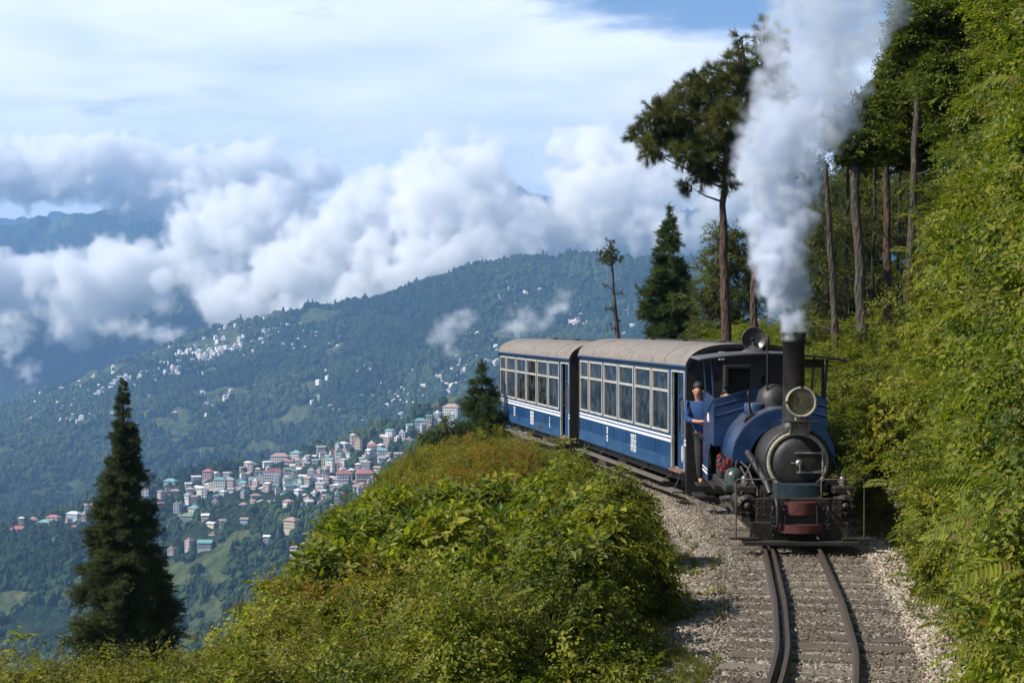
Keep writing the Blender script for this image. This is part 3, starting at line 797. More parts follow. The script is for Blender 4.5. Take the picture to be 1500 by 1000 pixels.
# ------------------------------------------------------------------ ground cover
def XB(y): return np.interp(y, [5, 8, 11.4, 14, 18, 22, 24, 26, 30, 33, 36, 42], [-.2, .55, 1.08, 1.08, 1.22, 1.15, .95, .65, .1, -.6, -1.3, -3])
def domes(cx, cy, r, h, per_m2, normal=None):
    """leafy domes resting on the land: shell points, outward direction, dome index"""
    P = []; D = []; I = []
    for i in range(len(cx)):
        n = max(6, int(per_m2 * 3.6 * r[i] * r[i] * (.5 + h[i] / r[i] * .5)))
        q = RNG.normal(size=(n, 3)); q[:, 2] = np.abs(q[:, 2]); q = unit(q)
        dep = 1 - .35 * RNG.random(n) ** 1.6
        rr = r[i] * (1 + .22 * RNG.normal(size=(n, 1)))
        off = np.concatenate([q[:, :2] * rr, q[:, 2:] * h[i] * (1 + .12 * RNG.normal(size=(n, 1)))], 1) * dep[:, None]
        P.append(np.stack([cx[i] + off[:, 0], cy[i] + off[:, 1], off[:, 2]], 1)); D.append(q); I.append(np.full(n, i))
    return np.concatenate(P), np.concatenate(D), np.concatenate(I)

def cover_left():
    # lumps of scrub over the mound
    n = 1250
    y = 6.5 + (36 - 6.5) * RNG.random(n) ** 1.1; e = np.interp(y, EDGE[:, 0], EDGE[:, 1])
    xr = XB(y) - .15; x = RNG.uniform(e - 2.6, xr)
    keep = (x < xr) & ~((y > 31) & (x > -1.0)); x, y = x[keep], y[keep]
    dist = XB(y) - x
    r = RNG.uniform(.2, .68, len(x)) * np.clip(.5 + dist * .6, .5, 1) * np.interp(y, [6, 12, 30], [.8, 1, 1.1])
    h = r * RNG.uniform(.45, 1.25, len(x)) * np.interp(y, [6, 9, 11, 24, 30, 36], [.8, .8, 1, 1, .6, .4]) * np.interp(x - np.interp(y, EDGE[:, 0], EDGE[:, 1]), [-.5, .8], [.6, 1])
    edge_b = sm(.9, .3, dist) * sm(11.5, 13, y) * sm(19.5, 17.5, y); h = h * (1 + .9 * edge_b); r = r * (1 + .25 * edge_b)
    P, D, I = domes(x, y, r, h, 62)
    P[:, 2] += H(P[:, 0], P[:, 1])
    ok = P[:, 0] < XB(P[:, 1]) + .22
    P, D, I = P[ok], D[ok], I[ok]
    typ = fbm(x * .42 + 7, y * .35, 3, 55)[I] + RNG.normal(size=len(P)) * .03
    tintd = RNG.random(len(x)); tint = np.clip(tintd[I] * .75 + RNG.random(len(P)) * .3, 0, 1)
    zone_gold = ((P[:, 1] > 18.5) & (P[:, 0] < .6)) | ((P[:, 1] < 12.5) & (P[:, 0] < -.6)) | (P[:, 0] < np.interp(P[:, 1], EDGE[:, 0], EDGE[:, 1]) - .2)
    broad_zone = (P[:, 1] > 12.2) & (P[:, 1] < 21) & (P[:, 0] < .7 + .3 * np.sin(P[:, 1]))
    sel = np.where((P[:, 1] > 17.5) & (P[:, 0] < .35) & (typ > .33), 2, np.where(broad_zone & (typ > .42), 1, np.where(zone_gold & (typ > .38), 2, 0)))
    tilt = .75
    for k, (nm, pr, lab) in enumerate((('undergrowth', SMALL, 'small-leaved green scrub covering the mound beside the track'),
                                       ('broad_leaf_cover', BROAD, 'broad-leaved plants covering the top of the mound'),
                                       ('golden_undergrowth', GOLD, 'yellowing fine-leaved scrub along the cliff edge'))):
        m = sel == k
        rot = np.stack([D[m][:, 1] * -tilt + RNG.normal(size=m.sum()) * .3, D[m][:, 0] * tilt + RNG.normal(size=m.sum()) * .3, RNG.random(m.sum()) * .9 - .45], 1)
        ob = scatter(nm, P[m], rot, RNG.uniform(.75, 1.25, m.sum()) * (1.0 if k != 1 else .95), pr, tint=tint[m])
        tag(ob, lab, kind='stuff')
    mm = np.where((P[:, 1] > 11) & (P[:, 1] < 21))[0]; j = RNG.choice(mm, 700, replace=False); q = unit(D[j] + np.array([-.1, -.2, .3]))
    tag(scatter('mound_ferns', P[j], rot_to(q), RNG.uniform(.3, .6, len(j)), FROND, tint=tint[j]), 'fern fronds among the broad leaves on the mound', kind='stuff')
    # fill between the lumps
    n = 16000
    y = 6 + 31 * RNG.random(n) ** 1.1; e = np.interp(y, EDGE[:, 0], EDGE[:, 1]); x = RNG.uniform(e - 3.5, XB(y) + .1)
    keep = ~((y > 31) & (x > -1.0)); x, y = x[keep], y[keep]
    P = np.stack([x, y, H(x, y) + RNG.uniform(0, .16, len(x))], 1)
    ob = scatter('ground_creeper', P, rand_rot(len(x), .4), RNG.uniform(.7, 1.3, len(x)), SMALL + GOLD, tint=np.clip(fbm(x * .5, y * .5, 3, 71) + RNG.normal(size=len(x)) * .2, 0, 1))
    tag(ob, 'low creeping plants filling gaps between the shrubs', kind='stuff')
cover_left()

def cover_grass():
    n = 16000
    y = 6 + 30 * RNG.random(n) ** 1.1
    side = RNG.random(n) < .74
    o = np.where(side, XB(y) - xc(y) + RNG.exponential(.30, n) - .1, 1.28 + RNG.normal(size=n) * .16)
    far = y > 21
    o = np.where(side & far, np.minimum(XB(y) - xc(y) + RNG.random(n) * .9, -1.05), o)
    keep = (o < -.85) | (o > .95)
    keep &= RNG.random(n) < sm(.36, .56, fbm((xc(y) + o) * 1.1, y * 1.1, 3, 66)) + .25 * far * side
    y, o = y[keep], o[keep]; x = xc(y) + o
    ob = scatter('grass', np.stack([x, y, H(x, y)], 1), rand_rot(len(x), .25), RNG.uniform(.25, .75, len(x)), GRASS + SMALL[:1] + SMALL[1:2], tint=np.clip(.65 + RNG.normal(size=len(x)) * .2, 0, 1))
    tag(ob, 'short grass and weeds along the edges of the gravel', kind='stuff')
    n = 700
    y = 10.5 + 18 * RNG.random(n); x = RNG.uniform(np.interp(y, EDGE[:, 0], EDGE[:, 1]) - .8, XB(y) - .2)
    ob = scatter('seeding_weeds', np.stack([x, y, H(x, y) + RNG.uniform(.1, .42, n)], 1), rand_rot(n, .3), RNG.uniform(.4, .9, n), WEED + GRASS, tint=RNG.random(n))
    tag(ob, 'thin seeding stems standing above the scrub', kind='stuff')
cover_grass()

def cover_bank():
    # near cut bank: overlapping shrubs of many sizes with gaps between them
    n = 950
    y = RNG.uniform(7, 24.5, n); zz = RNG.random(n) ** .9 * 8.8
    c = xc(y); nose = 1.1 * np.maximum(fbm(y * .55, (c + 2) * .15, 3, 14) - .42, 0)
    nose = nose + .38 * np.exp(-((y - 19.2) / 2.0) ** 2); o = np.where(zz < 6.1, 1.3 + nose + zz / 3.5, 3.05 + nose + (zz - 6.1) / 1.4)
    x = c + o - .05
    k = sm(19.4, 22.8, y); keep = (RNG.random(n) > k * .85)
    x, y, zz = x[keep], y[keep], zz[keep]
    z = H(x, y)
    big = RNG.random(len(x)) < .16
    r = np.where(big, RNG.uniform(.55, 1.0, len(x)), RNG.uniform(.18, .5, len(x))) * np.clip(.30 + z * .42, .35, 1.15)
    P = []; D = []; I = []
    nrm = np.array([-.93, -.12, .32])
    for i in range(len(x)):
        m = int(50 * 3.2 * r[i] ** 2) + 6
        q = unit(RNG.normal(size=(m, 3)) + nrm * .9); q = np.where((q @ nrm)[:, None] < -.1, -q, q)
        lump = 1 + .22 * np.sin(q[:, 1:2] * 7 + i) * np.cos(q[:, 2:3] * 6 + i * 2)
        P.append(np.array([x[i], y[i], z[i]]) + q * r[i] * lump * np.array([.95, 1, .9]) * (1 + .16 * RNG.normal(size=(m, 1))) * (1 - .35 * RNG.random((m, 1)) ** 2)); D.append(q); I.append(np.full(m, i))
    P = np.concatenate(P); D = np.concatenate(D); I = np.concatenate(I)
    ok = (P[:, 0] - xc(P[:, 1]) > 1.05) & (P[:, 2] > H(P[:, 0], P[:, 1]) - .1)
    P, D, I = P[ok], D[ok], I[ok]
    tint = np.clip(RNG.random(len(x))[I] * .85 + RNG.random(len(P)) * .25, 0, 1)
    kind = RNG.random(len(x)) + .35 * (fbm(y * .4, z * .4, 3, 88) - .5) * 4
    kind = kind + .5 * ((y > 18.2) & (z < 3.2))
    kd = kind[I]
    sel = np.where(kd < .50, 0, np.where(kd < .82, 1, np.where(kd < 1.0, 2, 3)))
    for k, (nm, pr, lab, sz) in enumerate((('bank_foliage', BRIGHT, 'bright yellow-green leaves hanging over the steep bank', 1.0),
                                       ('bank_scrub', SMALL, 'darker small-leaved scrub growing on the steep bank', 1.0),
                                       ('bank_broad_leaves', BROAD, 'broad-leaved shrubs jutting from the steep bank', .8),
                                       ('bank_dry_scrub', GOLD, 'brownish fine-leaved scrub in patches on the steep bank', 1.15))):
        m = sel == k; q = D[m]
        rot = np.stack([RNG.normal(size=m.sum()) * .4, -.75 + RNG.normal(size=m.sum()) * .4, np.arctan2(q[:, 1], q[:, 0]) - math.pi + RNG.normal(size=m.sum()) * .5], 1)
        ob = scatter(nm, P[m], rot, RNG.uniform(.65, 1.3, m.sum()) * sz, pr, tint=tint[m])
        tag(ob, lab, kind='stuff')
    # drooping fern fronds on the outer side of the shrubs
    j = RNG.choice(len(P), 3000, replace=False); q = unit(D[j] + np.array([-.5, -.25, .25]))
    ob = scatter('bank_ferns', P[j] + q * .05, rot_to(q), RNG.uniform(.30, .75, len(j)), FROND, tint=tint[j])
    tag(ob, 'arching fern fronds drooping from the bank over the track', kind='stuff')
    # thin leafy layer clinging to the soil
    n = 9000; y = RNG.uniform(7, 24, n); zz = RNG.random(n) * 7; c = xc(y); nose = 1.1 * np.maximum(fbm(y * .55, (c + 2) * .15, 3, 14) - .42, 0); x = c + np.where(zz < 6.1, 1.32 + nose + zz / 3.5, 3.05 + nose + (zz - 6.1) / 1.4)
    ob = scatter('bank_creeper', np.stack([x - .04, y, H(x, y)], 1), np.stack([RNG.normal(size=n) * .4, -.9 + RNG.normal(size=n) * .3, RNG.normal(size=n) * .5], 1), RNG.uniform(.5, .9, n), SMALL + GOLD, tint=RNG.random(n) * .6)
    tag(ob, 'low creeper clinging to the soil of the bank', kind='stuff')
    n = 120; y = RNG.uniform(8, 17, n); zz = 1.4 + RNG.random(n) * 4.6; c = xc(y); x = c + 1.2 + zz / 3.5
    tw = MB(); rr = random.Random(8)
    for i in range(n):
        p = Vector((float(x[i]), float(y[i]), float(zz[i]))); d_ = Vector((-rr.uniform(.3, 1), rr.uniform(-.8, .8), rr.uniform(-.5, .7))).normalized(); l_ = rr.uniform(.2, .5)
        tw.tube([p, p + d_ * l_ * .5 + Vector((0, 0, .05)), p + d_ * l_ - Vector((0, 0, l_ * .25))], [.008, .006, .002], 4, False)
    tag(tw.build('bank_twigs', twig_m), 'thin bare twigs sticking out of the bank scrub', kind='stuff')
    # shelf behind the engine
    n = 420
    y = RNG.uniform(21.5, 38, n); x = xc(np.clip(y, 4, 45)) + RNG.uniform(1.7, 7.5, n)
    r = RNG.uniform(.35, .8, n); h = r * RNG.uniform(.7, 1.2, n)
    P, D, I = domes(x, y, r, h, 40); P[:, 2] += H(P[:, 0], P[:, 1])
    ok = P[:, 0] - xc(P[:, 1]) > 1.45; P, D, I = P[ok], D[ok], I[ok]
    rot = np.stack([-D[:, 1] * .7, D[:, 0] * .7, RNG.random(len(P)) * .9], 1)
    ob = scatter('shelf_undergrowth', P, rot, RNG.uniform(1.0, 1.6, len(P)), SMALL + TREEL, tint=np.clip(RNG.random(n)[I] * .6 + RNG.random(len(P)) * .3, 0, 1))
    tag(ob, 'mid-green undergrowth on the shelf between engine and trees', kind='stuff')
cover_bank()
# ------------------------------------------------------------------ mesh builder for made things
BLUE = painted('engine_blue_paint', (.006, .030, .095), .32, 0, .35, 3.5, (.03, .028, .026), .4, .12, lit_or_dust=.55)
BLUE_C = painted('carriage_blue_paint', (.004, .040, .122), .36, 0, .12, 2.0, (.05, .07, .09), .22, .08)
BLACK = painted('sooty_black_paint', (.016, .015, .014), .48, 0, .4, 7, (.05, .042, .035), .4, .3, lit_or_dust=.12)
GREASE = painted('greasy_iron', (.019, .016, .014), .5, .35, .5, 9, (.075, .05, .033), .55, .5, lit_or_dust=.2)
DARKEND = painted('black_end_paint', (.014, .013, .013), .7, 0, .3, 4)
ROOF = painted('roof_canvas_grey', (.205, .18, .158), .85, 0, .2, 1.8, (.09, .075, .065), .6, .35)
CREAM = painted('window_frame_paint', (.40, .39, .36), .6, 0, .25, 9, (.14, .12, .10), .35)
WHITE = painted('white_lining', (.74, .75, .76), .55, 0, .08, 9, (.4, .4, .42), .3)
RED = painted('worn_red_paint', (.085, .015, .013), .6, 0, .5, 9, (.035, .03, .028), .95, .4)
TEAL = painted('faded_teal_paint', (.012, .030, .045), .5, 0, .4, 10)
RINGP = painted('peeling_cream_ring', (.36, .33, .25), .65, 0, .4, 16, (.07, .06, .05), .8, .5)
STEEL = painted('bright_steel', (.42, .40, .37), .35, .8, .3, 18, (.12, .09, .06), .6, .3)
BRACK = painted('pale_bracket_paint', (.30, .27, .21), .6, 0, .3, 12, (.09, .07, .05), .5)
LID = painted('dull_green_box', (.035, .055, .045), .35, .2, .4, 8)
GREYM = painted('grey_spun_metal', (.12, .115, .11), .42, .6, .3, 8, (.06, .05, .05), .5)
WOODF = painted('footboard_timber', (.13, .115, .10), .85, 0, .35, 12, (.04, .035, .03), .5, .4)
CHROMEY = painted('reflector_metal', (.55, .53, .48), .22, 1.0, .2, 5)
POLE = painted('ochre_rod', (.09, .055, .022), .6, .1, .4, 12)
SEAT = painted('seat_leather', (.10, .035, .03), .6)
INNER = painted('inner_lining', (.20, .21, .19), .8, 0, .2, 3)
def glass_material(name, tint=(.55, .62, .6), refl=.5):
    n = NT(name)
    g = n.n('ShaderNodeBsdfGlossy', {'Color': (.60, .64, .66, 1), 'Roughness': .08}); t = n.n('ShaderNodeBsdfTransparent', {'Color': (*tint, 1)})
    fr = n.n('ShaderNodeFresnel', {'IOR': 1.5}).outputs[0]
    f = n.math('MINIMUM', n.math('ADD', n.math('MULTIPLY', fr, refl * 1.6), .08), 1.0)
    d = n.n('ShaderNodeBsdfDiffuse', {'Color': (.22, .23, .22, 1)})
    a = n.n('ShaderNodeMixShader', {0: f, 1: t.outputs[0], 2: g.outputs[0]})
    lit_or_dust = n.n('ShaderNodeMixShader', {0: n.math('MULTIPLY', n.maprange(n.noise(5, 5, .6), .4, .8), .30), 1: a.outputs[0], 2: d.outputs[0]})
    return n.done(lit_or_dust)
GLASS = glass_material('dusty_window_glass')
GLASSB = glass_material('grimy_upper_glass', (.22, .25, .25), .9)
LENS = glass_material('headlamp_glass', (.9, .88, .8), .5)

# ------------------------------------------------------------------ carriages
CL = 7.3
def roof_z(x, zc=2.43, ze=2.09, hw=.965): return ze + (zc - ze) * max(0.0, 1 - abs(x / hw) ** 3.2) ** .55
def glyphs(mb, y0, z0, w, h, rows, seed, x=-.936):
    """small painted characters on the carriage side, too small to read in the photograph; each is a few strokes"""
    r = random.Random(seed); ch = h / rows; 
    for k in range(rows):
        zt = z0 - k * ch; cw = ch * .62; n = max(1, int(w / cw)); cw = w / n
        for i in range(n):
            a = y0 - i * cw; st = ch * .17
            def bar(ya, yb, za, zb): mb.bx(x - .002, x + .002, min(ya, yb), max(ya, yb), min(za, zb), max(za, zb))
            bar(a, a - cw * .82, zt, zt - st)
            if r.random() < .8: bar(a - cw * .6, a - cw * .6 - st, zt, zt - ch * .8)
            if r.random() < .7: bar(a - cw * .12, a - cw * .12 - st, zt - ch * .25, zt - ch * .8)
            if r.random() < .7: bar(a - cw * .12, a - cw * .75, zt - ch * .65, zt - ch * .65 - st)
            if r.random() < .5: bar(a - cw * .12, a - cw * .6, zt - ch * .38, zt - ch * .38 - st * .8)

def carriage(name, loc, rz, label, marks, seed):
    t = empty(name, loc, rz, label, 'train carriage', 'blue passenger carriages of the train')
    # window openings, measured back from the front end
    W = [(.94, 1.93), (2.0, 3.02), (3.12, 4.14), (4.22, 5.25), (5.36, 6.42), (6.50, 7.22)]
    ZS, ZM, ZT, ZE = .985, 1.66, 2.0, 2.10
    for sx, nm in ((-1, 'left'), (1, 'right')):
        xo, xi = sx * .93, sx * .885
        a, b = min(xo, xi), max(xo, xi)
        p = MB(); p.bx(a, b, .82, CL, .46, ZS - .012)                      # lower panel
        p.bx(a, b, .0, .10, .42, ZE); p.bx(a, b, .10, CL, ZT + .012, ZE)   # corner post and cant rail
        edges = [.82] + [v for w in W for v in w] + [CL]
        for i in range(0, len(edges), 2):
            lo, hi = edges[i], edges[i + 1]
            p.bx(a, b, lo - .0, hi, ZS - .012, ZT + .012)
        p.build('side_panel', BLUE_C, t, .006)
        sk = MB()                                                         # lower skirt, slightly turned out, faded
        o2 = sx * .945
        sk.add([(xo, .82, .60), (xo, CL, .60), (o2, CL, .40), (o2, .82, .40), (xi, .82, .60), (xi, CL, .60), (xi, CL, .40), (xi, .82, .40)],
               [(0, 1, 2, 3), (4, 7, 6, 5), (3, 2, 6, 7), (0, 3, 7, 4), (1, 5, 6, 2)])
        sk.build('skirt_panel', SKIRT, t, 0)
        for z0, z1 in ((.912, .942), (.842, .886)):
            st = MB(); xx = sx * .9325; st.bx(min(xx, xx - sx * .006), max(xx, xx - sx * .006) + 0, .82, CL - .005, z0, z1)
            st.bx(min(xx, xx - sx * .006), max(xx, xx - sx * .006), .0, .10, z0, z1)
            st.build('stripe', WHITE, t)
        for k in range(1, 7):                                             # panel joints
            y = .82 + k * (CL - .82) / 7
            MB().bx(min(sx * .931, sx * .9345), max(sx * .931, sx * .9345), y, y + .012, .61, .838).build('joint_strip', BLUE_C, t)
        for i, (lo, hi) in enumerate(W):
            f = MB(); fw = .038; xa, xb = sorted((sx * .90, sx * .948))
            f.bx(xa, xb, lo, hi, ZT - fw, ZT); f.bx(xa, xb, lo, hi, ZS, ZS + fw); f.bx(xa, xb, lo, lo + fw, ZS + fw, ZT - fw); f.bx(xa, xb, hi - fw, hi, ZS + fw, ZT - fw)
            f.bx(xa, xb, lo + fw, hi - fw, ZM - .02, ZM + .02)
            fo = f.build('window', CREAM, t, .004)
            g = MB(); g.bx(sx * .915 - .002, sx * .915 + .002, lo + fw, hi - fw, ZM + .02, ZT - fw); g.build('upper_pane', GLASSB, fo)
            g = MB(); g.bx(sx * .92 - .002, sx * .92 + .002, lo + fw, hi - fw, ZS + fw, ZM - .02); g.build('lower_pane', GLASS, fo)
            m = (lo + hi) / 2 + .04
            g = MB(); g.bx(sx * .905 - .008, sx * .905 + .008, m - .012, m + .012, ZS + fw, ZM - .02); g.build('glazing_bar', CREAM, fo)
        # doorway at the front end
        d = MB(); xa, xb = sorted((sx * .86, sx * .895)); d.bx(xa, xb, .13, .58, .46, 1.02); d.bx(xa, xb, .13, .18, 1.02, 1.98); d.bx(xa, xb, .53, .58, 1.02, 1.98); d.bx(xa, xb, .18, .53, 1.92, 1.98); d.bx(xa, xb, .18, .53, 1.58, 1.62)
        do = d.build('door', BLUE_C, t, .004)
        g = MB(); g.bx(sx * .877 - .002, sx * .877 + .002, .18, .53, 1.02, 1.92); g.build('door_glass', GLASS, do)
        MB().tube([(sx * .965, .62, .95), (sx * .965, .62, 1.55)], .011, 8).build('handrail', STEEL, t)
        MB().tube([(sx * .965, .115, .95), (sx * .965, .115, 1.55)], .011, 8).build('handrail', STEEL, t)
        fr = MB(); xa, xb = sorted((sx * .89, sx * .94)); fr.bx(xa, xb, .10, .13, .44, 2.0); fr.bx(xa, xb, .79, .82, .44, 2.0); fr.bx(xa, xb, .13, .79, 1.98, 2.01)
        fr.build('door_frame', CREAM if seed else CREAM, t, .003)
        MB().bx(min(sx * .86, sx * .99), max(sx * .86, sx * .99), .13, .79, .40, .435).build('door_sill', RUSTP, t, .004)
        sb = MB(); xa, xb = sorted((sx * .70, sx * .80)); sb.bx(xa, xb, .1, CL - .1, .24, .40)
        sb.build('sole_bar', BLACK, t, .006)
        fb = MB(); xa, xb = sorted((sx * .93, sx * 1.07)); fb.bx(xa, xb, .9, CL - .3, .195, .225); fb.build('footboard', WOODF, t, .004)
        for y in (1.1, 2.6, 4.1, 5.6, 6.8):
            MB().tube([(sx * .78, y, .33), (sx * .99, y, .21)], .012, 6).build('bracket', BLACK, t)
        for y in (.45, CL - .35):
            MB().bx(min(sx * .93, sx * 1.12), max(sx * .93, sx * 1.12), y - .3, y + .28, .10, .13).build('step', WOODF, t, .004)
            MB().tube([(sx * .86, y, .40), (sx * 1.0, y, .12)], .013, 6).build('bracket', BLACK, t)
    # floor, ends, roof
    MB().bx(-.88, .88, .02, CL - .02, .40, .455).build('floor_deck', INNER, t)
    for y0, y1, f in ((-.035, 0, True), (CL, CL + .035, False)):
        xs = np.linspace(-.945, .945, 25)
        pr = [(-.945, .10 if f else .4), (.945, .10 if f else .4)] + [(x, roof_z(x) - .012) for x in xs[::-1]]
        e = MB().prism(pr, y0, y1); eo = e.build('end_wall', DARKEND, t, .004)
    # gangway surround and roof-edge plate on the front end
    gw = MB(); gw.bx(-.36, -.30, -.16, -.035, .45, 2.05); gw.bx(.30, .36, -.16, -.035, .45, 2.05); gw.bx(-.36, .36, -.16, -.035, 2.05, 2.11)
    gw.build('gangway', DARKEND, t, .01)
    xs = np.linspace(-.965, .965, 41)
    segs = 6
    for k in range(segs):
        y0 = -.06 + k * (CL + .12) / segs; y1 = -.06 + (k + 1) * (CL + .12) / segs - .006
        up = .004 if k % 2 else 0.0
        pr = [(x, roof_z(x) + up) for x in xs] + [(x, roof_z(x) - .035) for x in xs[::-1]]
        MB().prism(pr, y0, y1, smooth=True).build('roof_sheet', ROOF, t)
    xs2 = np.linspace(-.975, .975, 41)
    for y0, y1 in ((-.085, -.06),):
        pr = [(x, roof_z(x) + .008) for x in xs2] + [(x * .97, roof_z(x) - .06) for x in xs2[::-1]]
        MB().prism(pr, y0, y1).build('roof_rim', DARKEND, t)
    MB().bx(-.972, -.955, -.05, CL + .05, 2.072, 2.10).build('gutter', BLUE_C, t); MB().bx(.955, .972, -.05, CL + .05, 2.072, 2.10).build('gutter', BLUE_C, t)
    rr = MB(); rr.tube([(.42, y, roof_z(.42) + .012) for y in np.linspace(.3, CL - .3, 12)], .022, 6)
    rr.build('roof_pipe', DARKEND, t)
    for y in (1.5, 3.6, 5.7):
        MB().lathe((.12, y, roof_z(0) - .01), (0, 0, 1), [(0, .09), (.035, .085), (.05, .03)], 16).build('roof_vent', DARKEND, t)
    # running gear
    for yb in (1.55, CL - 1.55):
        fr = MB(); 
        for sx in (-1, 1): fr.bx(sx * .52 - .03, sx * .52 + .03, yb - .62, yb + .62, .16, .34)
        fr.bx(-.5, .5, yb - .1, yb + .1, .2, .36)
        bo = fr.build('bogie', GREASE, t, .008)
        for dy in (-.4, .4):
            w = MB()
            for sx in (-1, 1): w.lathe((sx * .30, yb + dy, .205), (sx, 0, 0), [(0, .235), (.02, .235), (.025, .208), (.085, .205), (.085, .16), (.07, .15), (.07, .05), (.1, .05)], 24)
            w.tube([(-.3, yb + dy, .205), (.3, yb + dy, .205)], .04, 10)
            w.build('wheelset', GREASE, bo)
            for sx in (-1, 1): MB().bx(sx * .57 - .05, sx * .57 + .05, yb + dy - .08, yb + dy + .08, .14, .29).build('axle_box', GREASE, bo, .01)
    MB().tube([(-.25, 3.2, .22), (-.25, 4.1, .22)], .14, 16).build('vacuum_cylinder', BLACK, t)
    MB().bx(-.75, -.35, 4.3, 4.9, .14, .38).build('battery_box', BLACK, t, .01)
    # seats
    for i in range(6):
        y = 1.15 + i * 1.05
        for sx in (-1, 1):
            s_ = MB(); s_.bx(min(sx * .2, sx * .84), max(sx * .2, sx * .84), y, y + .42, .80, .90); s_.bx(min(sx * .2, sx * .84), max(sx * .2, sx * .84), y + .36, y + .44, .90, 1.38)
            s_.bx(min(sx * .3, sx * .7), max(sx * .3, sx * .7), y + .1, y + .3, .455, .80)
            s_.build('seat', SEAT, t, .02)
    for m in marks:
        g = MB(); glyphs(g, *m); g.build('lettering', WHITE, t)
    return t
SKIRT = painted('faded_skirt_paint', (.006, .050, .135), .5, 0, .25, 2.6, (.05, .11, .17), .55, .08)
RUSTP = painted('rusty_sill', (.20, .10, .07), .8, 0, .4, 10)
A1, A2 = R(10.6), R(12.0)
carriage_front = carriage('passenger_carriage', (3.635, 23.55, -.045), A1, 'blue carriage coupled right behind the steam engine, its door ajar at the near end',
         [(5.05, .80, .12, .30, 2, 3), (3.30, .80, .36, .34, 4, 4)], 1)
carriage_rear = carriage('passenger_carriage', (2.12, 31.42, -.135), A2, 'rear blue carriage at the far end of the train beside the small fir',
         [(6.95, .82, .42, .26, 2, 5), (5.6, .80, .20, .24, 2, 6), (3.75, .80, .36, .32, 4, 7), (1.85, .78, .07, .26, 2, 8)], 2)
# pale badge on the nearer carriage door and a number plate on its end
b = MB(); b.lathe((-.897, .34, .72), (-1, 0, 0), [(0, .055), (.003, .05)], 16); 
for i, v in enumerate(b.V): b.V[i] = (v[0], v[1], .70 + (v[2] - .72) * 2.6)
b.build('pale_oval_badge', CREAM, carriage_front)
p_ = MB(); p_.bx(-.44, -.35, -.105, -.088, 2.19, 2.32); po = p_.build('number_plate', WHITE, carriage_front)
for (xx, z0, z1) in ((-.422, 2.21, 2.30), (-.37, 2.21, 2.30)):
    MB().bx(xx, xx + .012, -.110, -.105, z0, z1).build('digit', BLACK, po)

# ------------------------------------------------------------------ steam engine
L = empty('steam_engine', (3.50, 18.15, 0), R(-1.6), 'small blue narrow gauge saddle tank steam engine with black smokebox and cream-rimmed headlamp', 'steam engine')
def ring_prof(r0, r1, zc, a0, a1, n=40):
    o = [(r1 * math.cos(a0 + (a1 - a0) * i / n), zc + r1 * math.sin(a0 + (a1 - a0) * i / n)) for i in range(n + 1)]
    return o + [(r0 * math.cos(a1 + (a0 - a1) * i / n), zc + r0 * math.sin(a1 + (a0 - a1) * i / n)) for i in range(n + 1)]
# frames and front end
fm = MB()
for sx in (-1, 1): fm.bx(sx * .27 - .02, sx * .27 + .02, .2, 4.6, .14, .60)
fm.bx(-.25, .25, .22, .32, .2, .58); fm.bx(-.25, .25, 2.2, 2.3, .2, .58); fm.build('main_frame', GREASE, L, .006)
MB().bx(-.70, .70, -.05, .14, .035, .085).build('rail_guard_plate', BLACK, L, .008)
MB().bx(-.60, -.24, .10, .17, .085, .30).build('guard_bracket', GREASE, L, .01); MB().bx(.24, .60, .10, .17, .085, .30).build('guard_bracket', GREASE, L, .01)
hs = MB().bx(-.52, .52, .14, .24, .27, .585); hs.build('headstock', GREASE, L, .008)
rv = MB()
for x in (-.50, -.42, -.30, .30, .42, .50):
    for z in (.30, .38, .46, .54): rv.lathe((x, .142, z), (0, -1, 0), [(0, .013), (.007, .011), (.011, .004)], 8)
rv.build('headstock_rivets', GREASE, L)['kind'] = 'stuff'
def arcblock(hw, y0, bulge, yb, z0, z1, n=14):
    pr = [(hw * (2 * i / n - 1), y0 - bulge * (1 - (2 * i / n - 1) ** 2)) for i in range(n + 1)] + [(hw, yb), (-hw, yb)]
    return MB().prism(pr, z0, z1, 'xy')
arcblock(.20, .06, .07, .15, .40, .55).build('upper_buffer_block', RED, L, .012)
arcblock(.255, .02, .09, .15, .185, .285).build('lower_buffer_plate', RED, L, .014, 'curved buffer plate with red paint worn to bare metal')
MB().bx(-.18, .18, .05, .14, .285, .40).build('coupling_pocket', DARKEND, L)
arcblock(.275, .30, .05, .55, .588, .735).build('smokebox_saddle', TEAL, L, .012)
arcblock(.315, .26, .05, .60, .558, .588).build('saddle_flange', GREASE, L, .006)
def chain(x, y, z0, z1, n, sag=0):
    m = MB()
    for i in range(n):
        z = z0 + (z1 - z0) * (i + .5) / n; w, h = .020, abs(z1 - z0) / n * .68
        pts = [(w * math.cos(a), h * math.sin(a)) for a in np.linspace(0, 6.2832, 11)]
        if i % 2: P = [(x + p, y + .005 * i, z + q) for p, q in pts]
        else: P = [(x + p * .35, y + p + .005 * i, z + q) for p, q in pts]
        m.tube(P, .0075, 6, False)
    return m
chain(-.335, .06, .47, .15, 6).build('coupling_chain', GREASE, L); chain(.335, .06, .47, .13, 7).build('coupling_chain', GREASE, L)
for x in (-.335, .335):
    MB().tube([(x, .14, .485), (x, .05, .485), (x, .03, .46), (x, .05, .44)], .014, 8).build('chain_hook', GREASE, L)
scr = MB(); scr.tube([(.19, .0, .52), (.195, -.01, .30)], .013, 8); scr.tube([(-.225, .02, .56), (-.225, .02, .28)], .02, 8); scr.tube([(-.25, .02, .46), (-.20, .02, .46)], .03, 8); scr.build('coupling_screw', GREASE, L)
hose = MB(); hose.tube([(-.30, .12, .55), (-.30, .02, .60), (-.29, -.02, .50), (-.28, -.02, .30), (-.30, .02, .24)], .022, 8); hose.build('brake_hose', BLACK, L)
